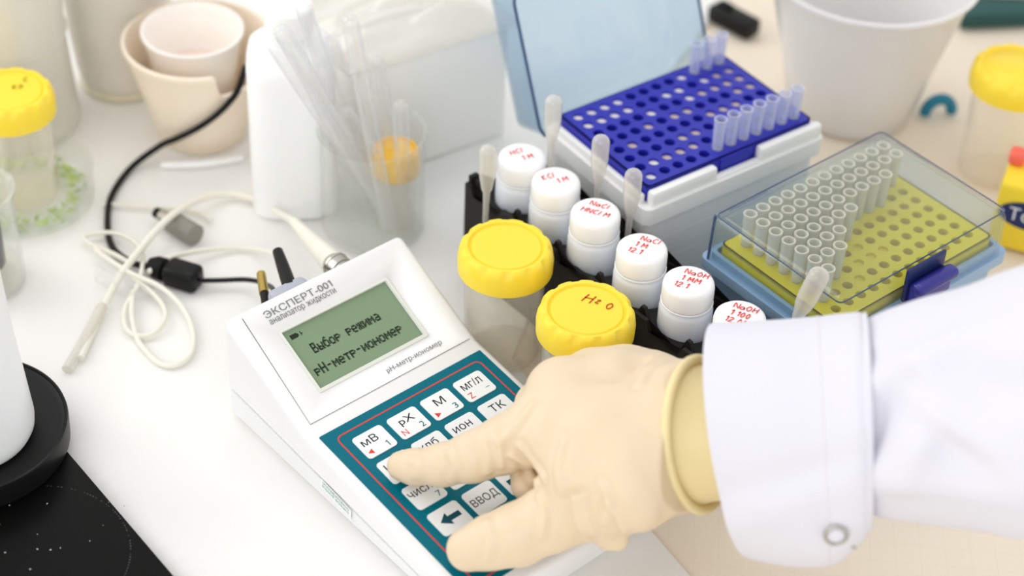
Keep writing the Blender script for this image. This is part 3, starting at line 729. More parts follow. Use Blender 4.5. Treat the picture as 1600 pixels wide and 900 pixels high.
# raised lid: hinge along the far long side, leaning back
def lid_bm(Lx, Ly, D, th=1.4, r=9, taper=3):
    """open tray-shaped lid, rim in the plane z=0, crown at z=D; x 0..Lx, y 0..Ly"""
    t = bmesh.new(); N = 6
    def ring(ins, z): return [t.verts.new((x, y, z)) for x, y in rrect(ins, ins, Lx-ins, Ly-ins, max(r-ins, 1), N)]
    R_ = [ring(0, 0), ring(taper*.7, D-5), ring(taper+1.5, D-1.2), ring(taper+5, D)]
    I_ = [ring(th, 0), ring(taper*.7+th, D-5), ring(taper+1.5+th, D-1.2-th*.5), ring(taper+5+th, D-th)]
    n = len(R_[0])
    for G in (R_, I_):
        for a, b in zip(G, G[1:]):
            for k in range(n): t.faces.new((a[k], a[(k+1) % n], b[(k+1) % n], b[k]))
        t.faces.new(G[-1])
    for k in range(n): t.faces.new((R_[0][k], R_[0][(k+1) % n], I_[0][(k+1) % n], I_[0][k]))
    return t
def rim_bm(Lx, Ly, r=9, rad=.9, z=0):
    t = bmesh.new(); tube(t, [Vector((x, y, z)) for x, y in rrect(0, 0, Lx, Ly, r, 6)], rad, 8, closed=True); return t
def place(t, origin, ex, ey, ez):
    for v in t.verts: v.co = Vector(origin) + ex*v.co.x + ey*v.co.y + ez*v.co.z
    return t
la = math.radians(24)
ex = Vector((1, 0, 0)); ey = Vector((0, math.sin(la), math.cos(la))); ez = Vector((0, math.cos(la), -math.sin(la)))
lo_ = (X0+1, Y1+1.5, 58)
bm = place(lid_bm(121, 86, 31), lo_, ex, ey, ez); lid = obj('lid', bm, 'lid_deep', tb, flat_angle=60); lid['label'] = 'blue tinted clear lid standing open'
bm = place(rim_bm(121, 86), lo_, ex, ey, ez); obj('lid_rim', bm, 'edge_blue', lid)
bm = bmesh.new(); rod(bm, (20, Y1+1.5, 58), (80, Y1+1.5, 58), 1.8); obj('hinge', bm, 'box_white', tb)
def tip_bm(r=3.3, up=19, down=5, bw=2.6):
    bm = bmesh.new(); lathe(bm, [(0, -down), (bw, -down), (r*.86, 0), (r, up-1), (r+.25, up-.8), (r+.25, up), (r-.7, up), (r-.8, up-1.2), (r*.62, 0), (0, -1)], 20); return bm
def boxpt(o, yaw, i, j, z): return o + Vector((math.cos(yaw)*i*9 + math.sin(yaw)*j*9, math.sin(yaw)*i*9 - math.cos(yaw)*j*9, z))
ORD = ['first', 'second', 'third', 'fourth', 'fifth', 'sixth', 'seventh', 'eighth', 'ninth', 'tenth', 'eleventh', 'twelfth']
t0 = None
for (i, j) in [(i, 7) for i in range(5, 12)] + [(9, 0), (10, 0), (11, 0)]:
    p = boxpt(bo, TB, i, j, ZTR)
    if t0 is None: o = t0 = obj('sample_tube', tip_bm(3.5, 19), 'tip_blue')
    else: o = t0.copy(); COL.objects.link(o)
    o.location = p/1000
    tag(o, ('small clear tube, %s from the empty wells in the blue tray front row' % ORD[i-5]) if j == 7 else 'small clear tube at the far corner of the blue tray, %s from the corner' % ORD[11-i], 'tube', 'tubes in the front row of the blue tray' if j == 7 else 'tubes at the far corner of the blue tray')

# yellow tray box with closed lid
ZY = 65.
g0, g1_, g2_ = at(1305.6, 483, ZY), at(1512.7, 366, ZY), at(1371.6, 273.6, ZY)
YY = math.atan2((g1_-g0).y, (g1_-g0).x); c, s = math.cos(YY), math.sin(YY)
ctr = (g0 + g2_)/2; yo = ctr - Vector((c*49.5 + s*31.5, s*49.5 - c*31.5, 0)); yo.z = 0
yb = empty('tip_box', yo, YY, 'pale blue tip box with closed clear lid over a yellow green tray', 'box', 'tip boxes')
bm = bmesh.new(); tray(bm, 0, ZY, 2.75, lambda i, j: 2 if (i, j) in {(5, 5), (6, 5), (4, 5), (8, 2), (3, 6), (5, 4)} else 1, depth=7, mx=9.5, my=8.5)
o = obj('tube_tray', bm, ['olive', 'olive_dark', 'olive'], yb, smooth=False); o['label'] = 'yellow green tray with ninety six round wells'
bm = bmesh.new(); ring_shell(bm, -17, -79, 116, 16, 50, 56, 9); ring_shell(bm, -12, -75, 111, 12, 0, 50, 3); box(bm, (49.5, -31.5, 1.2), (118, 84, 2)); ring_shell(bm, -13.5, -76, 112.5, 13, 50, 60, 2.5)
obj('box_base', bm, 'box_blue', yb)
ZL = 53; ex, ey, ez = Vector((1, 0, 0)), Vector((0, 1, 0)), Vector((0, 0, 1))
lx, ly = 127, 90
bm = place(lid_bm(lx, ly, 32, taper=1, r=4), (-16.5, -78, ZL), ex, ey, ez); lid = obj('lid', bm, 'lid', yb, flat_angle=60); lid['label'] = 'clear blue tinted lid, closed'
bm = bmesh.new(); tube(bm, [Vector((x-16.5, y-78, ZL+31.3)) for x, y in rrect(2, 2, lx-2, ly-2, 3, 6)], .38, 8, closed=True)
tube(bm, [Vector((-15.3, 10.8, ZL)), Vector((-14.5, 10.2, ZL+31))], .8, 8)
obj('lid_rim', bm, 'edge_blue', lid)
bm = bmesh.new()
cx_ = 42
box(bm, (cx_, -80.4, 77), (28, 2.2, 20), .8); cl = obj('latch_plate', bm, 'navy_label', yb)
bm = bmesh.new(); box(bm, (cx_+1, -84.5, 72), (27, 7, 14), 2.4, seg=3); box(bm, (cx_+1, -87, 78), (29, 8, 6), 2.6, seg=3); box(bm, (cx_-2, -82.5, 62), (20, 4, 12), 1.2)
obj('latch', bm, 'navy', yb)
t0 = None
fill = [(i, j) for j in range(8) for i in range(12) if i < (12, 12, 10, 6, 4, 3, 1, 0)[j]]
for (i, j) in fill:
    p = boxpt(yo, YY, i, j, ZY)
    if t0 is None: o = t0 = obj('pipette_tip', tip_bm(3.4, 20), 'tip')
    else: o = t0.copy(); COL.objects.link(o)
    o.location = p/1000
    tag(o, 'frosted tip, yellow tray, %s row from far side, %s from rack end' % (ORD[j], ORD[i]), 'pipette tip', 'pipette tips in the yellow green tray')

# ================================================================== left side: hotplate, dish, cup, beaker
P0, P1 = at(108, 708, 6), at(272, 900, 6); ed = (P1-P0).normalized(); nn = Vector((-ed.y, ed.x, 0)); nn = -nn if nn.x > 0 else nn
hp = empty('glass_hotplate', P0, 0, 'black glass hotplate with a faint dotted ring lying on the cloth', 'hotplate')
pl_ = [P0 - ed*70, P0 + ed*190, P0 + ed*190 + nn*260, P0 - ed*70 + nn*260]
bm = bmesh.new(); prism(bm, [((p-P0).x, (p-P0).y) for p in pl_], -5.9, 0, bev=.6)
obj('glass_top', bm, 'glass_black', hp, loc=(0, 0, 0))
cm = at(45, 872, 6) - P0
bm = bmesh.new(); random.seed(3)
for k in range(170):
    a = 2*PI*k/170
    if random.random() < .75: ribbon(bm, [(cm.x + 46*math.cos(a + q*.018), cm.y + 46*math.sin(a + q*.018)) for q in (0, 1)], random.choice((.3, .45, .6)), .06)
for k in range(26):
    a = random.uniform(0, 2*PI); rr = random.uniform(5, 60); x, y = cm.x + rr*math.cos(a), cm.y + rr*math.sin(a); s_ = random.uniform(.15, .4)
    bm.faces.new([bm.verts.new((x+dx*s_, y+dy*s_, .06)) for dx, dy in ((-1, -1), (1, -1), (1, 1), (-1, 1))]).material_index = 1
obj('ring_marking', bm, ['mark', 'speck'], hp, smooth=False)
dc_ = at(-54, 660, 21)
bm = bmesh.new(); lathe(bm, [(0, 0), (46, 0), (48.2, 1.5), (48.6, 12.5), (48.2, 14.2), (47.2, 14.4), (46.6, 13.2), (44, 12.4), (0, 12.4)], 96)
tag(obj('round_tray', bm, 'black', loc=(dc_.x, dc_.y, 6.2)), 'round black tray with shiny rim on the corner of the black hotplate', 'tray')
cc = at(-46, 676, 18.8)
wc = empty('plastic_cup', (cc.x, cc.y, 18.8), 0, 'tall milky white plastic cup standing on the round black tray', 'cup')
bm = bmesh.new(); lathe(bm, [(0, 0), (26, 0), (29, 1.2), (30.6, 4.5), (31, 9), (27.4, 60), (25, 112), (24, 112), (26.2, 60), (29.8, 9), (28.5, 4.5), (0, 2.5)], 72)
obj('cup_body', bm, 'poly', wc)
bm = bmesh.new(); tube(bm, [Vector((24.8*math.cos(2*PI*k/64), 24.8*math.sin(2*PI*k/64), 112)) for k in range(64)], .9, 8, closed=True); obj('cup_rim', bm, 'poly', wc)
# glass beaker at the edge with dark bottle in it
gb = at(-24, 440, 0)
bk = empty('glass_beaker', gb, 0, 'clear glass beaker cut by the picture edge above the milky cup', 'beaker')
def beaker_bm(r, h, t_=1.2, lip=1.5):
    bm = bmesh.new(); lathe(bm, [(0, 0), (r-2, 0), (r, 2.5), (r, h-3), (r+lip, h-.6), (r+lip, h), (r-t_, h-1.4), (r-t_, 3.5), (r-3, 2), (0, 2)], 64); return bm
obj('beaker_glass', beaker_bm(22, 62), 'clear_glass', bk)
bm = bmesh.new(); lathe(bm, [(0, 0), (11.5, 0), (12.8, 1.5), (13, 26), (11, 30), (0, 31)], 40)
tag(obj('dark_vial', bm, 'purple', loc=gb + Vector((0, 0, 12))), 'dark purple vial inside the glass beaker at the picture edge', 'vial')
bm = bmesh.new(); lathe(bm, [(0, 2.2), (20.4, 2.2), (20.4, 11.8), (0, 11.8)], 48); obj('contents', bm, 'clear_jar', bk)
# glass dish with green scraps under the yellow capped jar
gd = Vector((jt.x+2, jt.y-2, 0))
obj_ = obj('glass_dish', beaker_bm(38, 22, 1.4, 1), 'clear_glass', loc=gd); tag(obj_, 'round clear glass dish holding green scraps around a yellow capped jar', 'dish')
bm = bmesh.new(); random.seed(5)
for k in range(260):
    a = random.uniform(0, 2*PI); rr = random.uniform(22.5, 34.5); z = random.uniform(3, 8); s_ = random.uniform(1.5, 3.8)
    n1 = Vector((random.gauss(0, 1), random.gauss(0, 1), random.gauss(0, .4))).normalized(); n2 = n1.cross(Vector((random.gauss(0, 1), random.gauss(0, 1), 1))).normalized()
    p = Vector((gd.x + rr*math.cos(a), gd.y + rr*math.sin(a), z))
    bm.faces.new([bm.verts.new(p + q) for q in (n1*s_, n2*s_*.5, -n1*s_, -n2*s_*.5)])
tag(obj('green_scraps', bm, 'green'), 'pale green leafy scraps lying in the glass dish', 'scraps', kind='stuff')

# ================================================================== upper left containers
lb = at(20, 190, 0)
lbk = empty('cloudy_beaker', lb, 0, 'large cloudy plastic beaker behind the yellow capped jar and glass dish', 'beaker')
bm = bmesh.new(); lathe(bm, [(0, 0), (36, 0), (39, 2), (40, 6), (37, 62), (37.5, 80), (39, 118), (37.6, 118), (36, 80), (35.6, 62), (38, 6), (35, 3), (0, 3)], 64); obj('beaker_wall', bm, 'milky_clear', lbk)
bm = bmesh.new(); tube(bm, [Vector((37.6*math.cos(2*PI*k/64), 37.6*math.sin(2*PI*k/64), 64)) for k in range(64)], .9, 8, closed=True); obj('shoulder_ring', bm, 'milky_clear', lbk)
gpot = at(196, 122, 0)
gpt = empty('enamel_pot', gpot, 0, 'grey beige pot with cream foot behind the ivory porcelain vessel', 'pot')
bm = bmesh.new(); lathe(bm, [(0, 3), (24, 3), (26.5, 5), (28.5, 14), (31, 40), (33, 90), (34, 92), (32.4, 92), (31.4, 88), (29.4, 40), (25, 8), (0, 6)], 64); obj('pot_wall', bm, 'enamel', gpt)
bm = bmesh.new(); lathe(bm, [(0, 0), (26.4, 0), (27.6, 1.5), (27.4, 3.6), (26, 4.6), (0, 4.6)], 64); obj('pot_foot', bm, 'enamel_base', gpt)
# ivory vessel with cut lip
iv = at(318, 203, 0)
ivp = empty('porcelain_vessel', iv, 0, 'ivory tapered porcelain vessel with a cut away lip holding the white cup', 'vessel')
def notch(r, z, a):
    if z > 44:
        d = abs((a - math.radians(318) + PI) % (2*PI) - PI)
        k = max(0, min(1, (math.radians(26) - d)/math.radians(6))); k = k*k*(3-2*k)
        return r - k*(z-44)*.2, z - (z-44)*k*.8
    return r, z
bm = bmesh.new(); lathe(bm, [(0, 0), (25, 0), (26.5, 1.5), (32, 24), (39, 50), (41.6, 60), (43.2, 62.5), (43, 64.5), (41, 64.8), (39.4, 60), (36.6, 50), (29.5, 24), (24, 4), (0, 3)], 140, mod=notch)
obj('vessel_wall', bm, 'porcelain', ivp, flat_angle=60)
icp = Vector((iv.x - 2, iv.y - 1, 23))
icx = empty('porcelain_cup', icp, 0, 'white porcelain cup with pinkish inside resting in the ivory vessel', 'cup')
bm = bmesh.new(); lathe(bm, [(0, 0), (19, 0), (21, 2), (25, 26), (28, 45), (29.6, 47), (29.4, 48.4), (27.8, 48.4), (26.2, 45), (25.6, 42), (25.0, 40), (24, 38), (22.5, 28), (19, 22)], 80); obj('cup_wall', bm, 'porcelain_w', icx)
bm = bmesh.new(); lathe(bm, [(0, 21.5), (19, 22), (20.3, 24)], 60); obj('cup_floor', bm, 'pink', icx)
# milky bottle
mb = at(462, 306, 0)
mbo = empty('plastic_bottle', mb, .12, 'milky white square plastic bottle behind the beaker of test tubes', 'bottle')
def sq(r, z, a):
    n_ = 4; q = (abs(math.cos(a))**n_ + abs(math.sin(a))**n_)**(-1/n_) if r > 15 else 1
    return r*q, z
bm = bmesh.new(); lathe(bm, [(0, 0), (22, 0), (24, 2), (24, 92), (22.5, 99), (18, 104), (12, 107), (9.5, 109), (9.5, 116), (0, 116)], 96, mod=sq); obj('bottle_body', bm, 'poly', mbo)
bm = bmesh.new(); lathe(bm, [(0, 128), (12, 128), (13, 127), (13, 112), (9.6, 112)], 48); obj('bottle_cap', bm, 'poly', mbo)

# ================================================================== beaker with upturned test tubes
tbk = at(583, 352, 0)
obj_ = obj('tube_beaker', beaker_bm(28.7, 66, 1.2, 1.4), 'clear_glass', loc=tbk); tag(obj_, 'clear glass beaker holding a spray of upturned test tubes', 'beaker')
spray = [(10.9, -3.0, 435.7, 40.9, 154.7, 'uppermost of the three leaning to the ivory vessel'),
         (8.0, 6.5, 424.8, 63.9, 139.8, 'nearest the ivory vessel'),
         (-2.6, 9.3, 460.4, 72.8, 123.5, 'lowest of three leaning to the ivory vessel'),
         (-5.4, 19.6, 471.4, 3.8, 146.7, 'in front of the milky bottle, reaching the top picture edge'),
         (6.1, 19.6, 513.4, 56.6, 115.7, 'over the side of the milky bottle, second row'),
         (11.9, -16.6, 545.4, 23.2, 152.5, 'in the middle, tall, before the film bag'),
         (14.6, 14.3, 584.6, 83.3, 117.4, 'middle height, before the white carton'),
         (20.3, 3.1, 536.6, 169.3, 82.3, 'shortest, in the middle of the beaker'),
         (18.7, -9.0, 625.5, 156.8, 91.9, 'leaning out over the orange capped jar')]
for n_t, (bx_, by_, tx, ty, tz, lb_) in enumerate(spray):
    top = at(tx, ty, tz); base = Vector((tbk.x + bx_, tbk.y + by_, 3.6))
    r = 4.6; dd = (top-base).normalized(); base.z = 2.5 + (r+.2)*math.sqrt(max(0, 1-dd.z**2)); dd = (top-base).normalized(); L = (top-base).length
    prof = [(0, r+.15), (1.5, r+.15), (2, r), (L-r, r)] + [(L-r+r*math.sin(q*PI/12), r*math.cos(q*PI/12) if q < 6 else .05) for q in range(1, 7)]
    inner = [(L-.8-r+(r-.3)*math.sin(q*PI/12), (r-.8)*math.cos(q*PI/12) if q < 6 else .05) for q in range(6, 0, -1)] + [(L-r-1, r-.8), (0.3, r-.8)]
    bm = bmesh.new(); tube(bm, [base + dd*s_ for s_, _ in prof], [q for _, q in prof], 24, cap=False)
    tube(bm, [base + dd*s_ for s_, _ in inner], [q for _, q in inner], 24, cap=False)
    tag(obj('test_tube', bm, 'clear_tube'), 'upturned clear test tube, ' + lb_, 'test tube', 'upturned test tubes in the glass beaker')

# ================================================================== white carton and film bag
ca, cb_ = at(565, 290, 0), at(790, 212, 0); cdv = (cb_-ca).normalized(); cy_ = math.atan2(cdv.y, cdv.x); cw_ = (cb_-ca).length; cnn = Vector((-cdv.y, cdv.x, 0))
ctc = (ca+cb_)/2 + cnn*44
crt = empty('white_carton', (ctc.x, ctc.y, 0), cy_, 'white carton behind the test tubes with a film bag on it', 'carton')
bm = bmesh.new(); box(bm, (0, 0, 37), (cw_, 84, 74), 1.2); obj('carton_body', bm, 'carton', crt)
bm = bmesh.new(); box(bm, (0, -22, 74.9), (cw_-1, 41, 1.2), .3); box(bm, (0, 21, 74.9), (cw_-1, 41, 1.2), .3); obj('top_flap', bm, 'carton', crt)
bm = bmesh.new(); bmesh.ops.create_grid(bm, x_segments=70, y_segments=50, size=.5)
for v in bm.verts:
    x, y = v.co.x*112, v.co.y*86; e_ = max(0, 1 - (abs(v.co.x)*2)**6)*max(0, 1 - (abs(v.co.y)*2)**6)
    z = 3 + e_*(14 + 9*noise.noise(Vector((x*.02, y*.06, 2))) + 6*abs(noise.noise(Vector((x*.03+9, y*.11, 5)))))
    v.co = Vector((x, y, z))
r_ = bmesh.ops.extrude_face_region(bm, geom=list(bm.faces))
for g in r_['geom']:
    if isinstance(g, bmesh.types.BMVert): g.co.z = 0.2
tag(obj('film_bag', bm, 'film', loc=(ctc.x, ctc.y, 75.8), rz=cy_), 'crumpled see-through film bag lying on the white carton', 'bag')

# ================================================================== upper right things
tub = at(1326, 165, 0)
tb2 = empty('plastic_tub', tub, 0, 'large cloudy white tapered tub beyond the open tip box', 'tub')
bm = bmesh.new(); lathe(bm, [(0, 0), (36, 0), (38.5, 2), (47, 40), (60, 92), (64, 96), (64, 98), (61, 98), (58, 92), (45, 40), (36, 4), (0, 3)], 80); obj('tub_wall', bm, 'tub', tb2)
# teal arch
ta = at(1465, 178, 0)
bm = bmesh.new(); tube(bm, [Vector((8.5*math.cos(PI*k/16), 2*math.cos(PI*k/16), 10*math.sin(PI*k/16) + 1)) for k in range(17)], 3.6, 12)
tag(obj('teal_loop', bm, 'cyan', loc=ta), 'small petrol blue plastic loop on the bench beside the tub', 'loop')
# dark green tray with grey sheet on it
gt = at(1560, 22, 0)
gtt = empty('green_tray', gt, .25, 'dark green shallow tray at the far edge of the bench', 'tray')
bm = bmesh.new(); 
prism(bm, [(-34, -14), (60, -22), (70, 40), (-8, 46)], 0, 11, bev=1.5); obj('tray_body', bm, 'dkgreen', gtt)
bm = bmesh.new(); prism(bm, [(-8, 4), (60, -10), (72, 36), (-6, 48)], 11.2, 13.5, bev=.4); o = obj('paper_sheet', bm, 'enamel', loc=gt, rz=.25); tag(o, 'grey card lying on the dark green tray', 'card')
# yellow pack with navy label
yp = at(1612, 372, 0)
ypk = empty('yellow_pack', yp, -.35, 'yellow pack with navy oval label beside the latch end of tip box', 'pack')
bm = bmesh.new(); box(bm, (0, 0, 22), (46, 34, 44), 3, seg=3); obj('pack_body', bm, 'pack_yellow', ypk)
bm = bmesh.new(); t = bmesh.new(); prism(t, [(19*math.cos(a*PI/16), 9*math.sin(a*PI/16)) for a in range(32)], 0, .6, 0); text_bm(t, 'Тонк', -13, -4, 26, 8.5, .62, 1, bold=.15)
add(bm, t, Matrix.Rotation(PI/2, 3, 'X'), (-2, -17.2, 26), None); o = obj('label_plate', bm, ['navy_label', 'white_print'], ypk, smooth=False); o['label'] = 'navy oval label with white lettering'
bm = bmesh.new(); box(bm, (-19, 6, 48), (9, 11, 8), 2.5, seg=3); obj('flip_tab', bm, 'pinkred', ypk)
# black block behind the lid, beige card under it
kb = at(1145, 42, 0)
bm = bmesh.new(); box(bm, (0, 0, 5.5), (34, 14, 11), 1.5, rz=-.75, seg=3)
box(bm, (-5, 7, 12), (10, 5, 3), 1, rz=-.75)
tag(obj('black_clip', bm, 'black', loc=kb), 'black clip on the bench between open lid and tub', 'clip')

# ================================================================== person: gloved hand and coat sleeve
per = empty('person', at(900, 700, 0), 0, 'person in a white lab coat pressing a meter key with a cream gloved hand', 'person')
PO = Vector(per.location)*1000
g1 = Vector((math.cos(YAW), math.sin(YAW), 0)); g2 = Vector((math.sin(YAW), -math.cos(YAW), 0))
def kplane(px, py):      # point on the keypad plane
    o_ = np.array(Vector((OX, OY, 0)) + g2*V1 + Vector((0, 0, Z1)))/1000; a = np.array(g1); b = np.array((g2*(V2-V1) + Vector((0, 0, Z2-Z1))).normalized())
    d = ray(px, py); r_ = np.linalg.solve(np.stack([a, b, -d], 1), CP - o_); return Vector((o_ + a*r_[0] + b*r_[1])*1000)
zt = kplane(628, 735).z + 1
zth = kplane(735, 865).z + 1
I3 = at(628, 728, zt+7.0)
idx = [(I3, 7.0), (at(650, 729, zt+9.5), 8.0), (at(690, 727, zt+15), 9.5), (at(740, 714, zt+24), 11.5), (at(790, 694, zt+31), 12.8), (at(850, 668, zt+38), 14.5)]
thb = [(at(733, 858, zth+10.2), 10.0), (at(765, 848, zth+13), 12.2), (at(810, 835, zth+18), 13.6), (at(860, 811, zth+25), 14.6), (at(930, 780, zth+34), 16.0)]
mid_ = [(at(878, 612, 74), 14), (at(842, 632, 60), 10.5), (at(830, 690, 46), 9.4), (at(828, 735, 42), 8.6), (at(826, 757, 42.5), 8.0)]
rng = [(at(925, 590, 70), 13), (at(895, 605, 50), 9.6), (at(915, 660, 38), 8.8), (at(950, 715, 40), 8.2)]
pky = [(at(975, 590, 64), 11.5), (at(950, 610, 46), 8.6), (at(965, 660, 38), 8.0), (at(985, 705, 40), 7.4)]
heel = [(at(925, 800, 58), 12), (at(952, 836, 45), 6.2), (at(965, 842, 44), 5.0)]
wr_t, wr_m, wr_b = at(1015, 612, 74), at(1015, 678, 77), at(1012, 745, 72)
wr_c = at(1075, 678, 80)
palm = [[(idx[-1][0], 14.5), (at(960, 665, 80), 17), (wr_m, 20)], [(mid_[0][0], 14), (at(960, 610, 76), 18), (wr_t, 17)], [(rng[0][0], 13), (at(975, 588, 71), 13), (at(1010, 600, 71), 12)],
        [(thb[-1][0], 16), (at(985, 762, 70), 19), (wr_b, 16)], [(idx[-1][0], 13), (at(910, 740, 68), 17), (at(985, 720, 74), 21), (wr_m, 18)], [(pky[0][0], 11.5), (wr_t, 14)], [(mid_[0][0], 14), (at(930, 680, 78), 18), (wr_b, 15)]]
axis = Vector((150, -50, 63)).normalized()
allp = [p for ch in (idx, thb, mid_, rng, pky, heel, *palm) for p, _ in ch]
lo = np.array([min(p[k] for p in allp) for k in range(3)]) - 28; hi = np.array([max(p[k] for p in allp) for k in range(3)]) + 28
VX = .9
nn_ = np.ceil((hi-lo)/VX).astype(int)
G = np.stack(np.meshgrid(*[lo[k] + VX*np.arange(nn_[k]) for k in range(3)], indexing='ij'), -1).astype(np.float32)
def capsule(P, a, b, ra, rb):
    a = np.array(a, np.float32); b = np.array(b, np.float32); ab = b-a; t_ = np.clip(((P-a) @ ab)/max(float(ab @ ab), 1e-6), 0, 1)
    return np.linalg.norm(P - a - t_[..., None]*ab, axis=-1) - (ra + (rb-ra)*t_)
def smin(a, b, k):
    h_ = np.clip(.5 + .5*(b-a)/k, 0, 1); return b*(1-h_) + a*h_ - k*h_*(1-h_)
def chain(P, ch, k=3):
    d = None
    for (a, ra), (b, rb) in zip(ch, ch[1:]):
        c_ = capsule(P, a, b, ra, rb); d = c_ if d is None else smin(d, c_, k)
    return d
# rolled rim of the glove: ellipse round the wrist
def ering(top, bot, bvec, n=64, depth=1.):
    c_ = (top+bot)/2; a_ = (top-bot)/2
    return [c_ + a_*math.cos(2*PI*k/n) + bvec*math.sin(2*PI*k/n) for k in range(n)]
TOC = Vector((0, -math.cos(TH), math.sin(TH)))
def depth_of(p): return (Vector(p)/1000 - Vector(CP)).dot(Vector(FW))*1000
Dw = depth_of(wr_c)
def gring(tx, ty, bx_, by_, bl, bz, D_, n=64):
    a_, b_ = dp(tx, ty, D_), dp(bx_, by_, D_); q = (Vector(CP)*1000 - (a_+b_)/2).normalized()
    return ering(a_, b_, q*bz + Vector((-bl, 0, 0)), n)
R0 = gring(1093, 561, 1096, 797, 15.0, 27, Dw)
rc = sum(R0, Vector())/64; ra_ = (R0[0]-rc); rb_ = R0[16]-rc; ru = ra_.length; ra_.normalize(); rb_ = rb_ - ra_*rb_.dot(ra_); rv = rb_.length; rb_.normalize(); rn = ra_.cross(rb_); rn = -rn if rn.x < 0 else rn
def skirt(P):
    q = P - np.array(rc, np.float32); s_ = q @ np.array(rn, np.float32); u_ = q @ np.array(ra_, np.float32); v_ = q @ np.array(rb_, np.float32)
    k_ = 1 + np.clip(s_, -40, 0)*.0016
    d_ = (np.hypot(u_/(ru*k_), v_/(rv*k_)) - 1)*min(ru, rv)
    return np.maximum(np.maximum(d_, s_), -s_ - 22), s_
def sdf_all(P):
    pd = None
    for ch in palm:
        c_ = chain(P, ch, 6); pd = c_ if pd is None else smin(pd, c_, 9)
    out = pd
    for ch, k in ((idx, 7), (thb, 9), (mid_, 4), (rng, 4), (pky, 4), (heel, 5)): out = np.minimum(out, smin(pd, chain(P, ch, 4), k))
    sk, s_ = skirt(P)
    return np.maximum(smin(out, sk, 14), s_)
D = sdf_all(G)
def surf(px, py):      # where the sight line first meets the glove
    d = ray(px, py); d = d/np.linalg.norm(d); p = CP*1000 + d*600
    for _ in range(60):
        q = float(sdf_all(np.array([p], np.float32))[0])
        p = p + d*q*.9
        if q < .1: break
    return Vector(p) if q < 2 else None
folds = [([(800, 712), (822, 728), (838, 752)], 1.0), ([(812, 700), (832, 722), (848, 748)], .8), ([(700, 706), (708, 730), (706, 752)], .6), ([(756, 690), (764, 714), (762, 738)], .6), ([(772, 684), (782, 708), (782, 730)], .6),
         ([(898, 782), (902, 812), (914, 842)], 1.1), ([(908, 778), (914, 808), (924, 838)], .9), ([(840, 775), (850, 800), (846, 838)], .7), ([(760, 815), (768, 842), (762, 872)], .6), ([(950, 790), (968, 815), (975, 832)], .8),
         ([(875, 770), (870, 730), (880, 690)], .6), ([(780, 690), (810, 660), (830, 630)], .6), ([(1000, 600), (1015, 575), (1040, 562)], .6), ([(940, 760), (950, 790), (945, 818)], .7), ([(640, 718), (650, 728), (648, 745)], .4)]
for pts, hgt in folds:
    W_ = [surf(*p) for p in pts]; W_ = [p for p in W_ if p is not None]
    if len(W_) < 2: continue
    Q = [np.array(surf(*p) or (0, 0, 0)) for p in [(q.x, q.y) for q in spline([(a, b, 0) for a, b in pts], 4)]]
    Q = [q for q in Q if np.linalg.norm(q) > 1]
    allq = np.stack(Q); l2 = allq.min(0) - 8; h2 = allq.max(0) + 8
    i0 = np.clip(((l2-lo)/VX).astype(int), 0, nn_); i1 = np.clip(((h2-lo)/VX).astype(int)+1, 0, nn_)
    sub = (slice(i0[0], i1[0]), slice(i0[1], i1[1]), slice(i0[2], i1[2]))
    d_ = None
    for a, b in zip(Q, Q[1:]):
        c_ = capsule(G[sub], a, b, 1.0, 1.0); d_ = c_ if d_ is None else np.minimum(d_, c_)
    D[sub] -= 1.25*hgt*np.exp(-((d_+1)/1.5)**2)
    D[sub] += hgt*.8*np.exp(-((d_+1-3.6)/1.4)**2)
# gentle slack in the latex
D += (.35*np.sin(G[..., 0]*.21 + G[..., 1]*.13)*np.sin(G[..., 1]*.17 - G[..., 2]*.2)).astype(np.float32)
import openvdb as vdb
vg = vdb.FloatGrid(20.0); vg.copyFromArray(np.ascontiguousarray(D, dtype=np.float32)); vg.transform = vdb.createLinearTransform(voxelSize=1.0)
pts_, quads = vg.convertToQuads(isovalue=0.0)
pts_ = pts_*VX + lo
me = bpy.data.meshes.new('glove'); me.from_pydata([tuple((Vector(p) - PO)/1000) for p in pts_], [], [tuple(int(i) for i in q[::-1]) for q in quads]); me.update()
bm = bmesh.new(); bm.from_mesh(me); bpy.data.meshes.remove(me)
bmesh.ops.smooth_vert(bm, verts=bm.verts, factor=.5, use_axis_x=True, use_axis_y=True, use_axis_z=True); 
bmesh.ops.scale(bm, vec=(1000,)*3, verts=bm.verts)
glove = obj('glove', bm, 'glove', per, flat_angle=180); glove['label'] = 'thin cream latex glove'
bm = bmesh.new(); tube(bm, R0, 2.3, 12, closed=True)
o = obj('rolled_rim', bm, 'glove_rim', glove); o.parent = glove
for v in o.data.vertices: v.co -= (PO/1000)
# flared skirt of the glove joining hand and rim, then the inner layer running into the sleeve
def loft(bm, rings, mi=0, cap0=False, cap1=False):
    V_ = [[bm.verts.new(p) for p in r] for r in rings]; n = len(V_[0])
    for a, b in zip(V_, V_[1:]):
        for k in range(n): bm.faces.new((a[k], a[(k+1) % n], b[(k+1) % n], b[k])).material_index = mi
    if cap0: bm.faces.new(V_[0][::-1])
    if cap1: bm.faces.new(V_[-1])
    return bm
def local(r): return [p - PO for p in r]
bm = bmesh.new()
rr = [gring(1088, 563, 1091, 795, 15, 26, Dw), gring(1100, 570, 1102, 786, 14, 23, Dw-1), gring(1130, 578, 1128, 782, 13, 21.5, Dw-3), gring(1190, 580, 1185, 790, 10, 22, Dw-10), gring(1300, 575, 1300, 790, 5, 26, Dw-30)]
loft(bm, [local(r) for r in rr]); obj('glove_cuff', bm, 'glove_rim', glove, flat_angle=180)

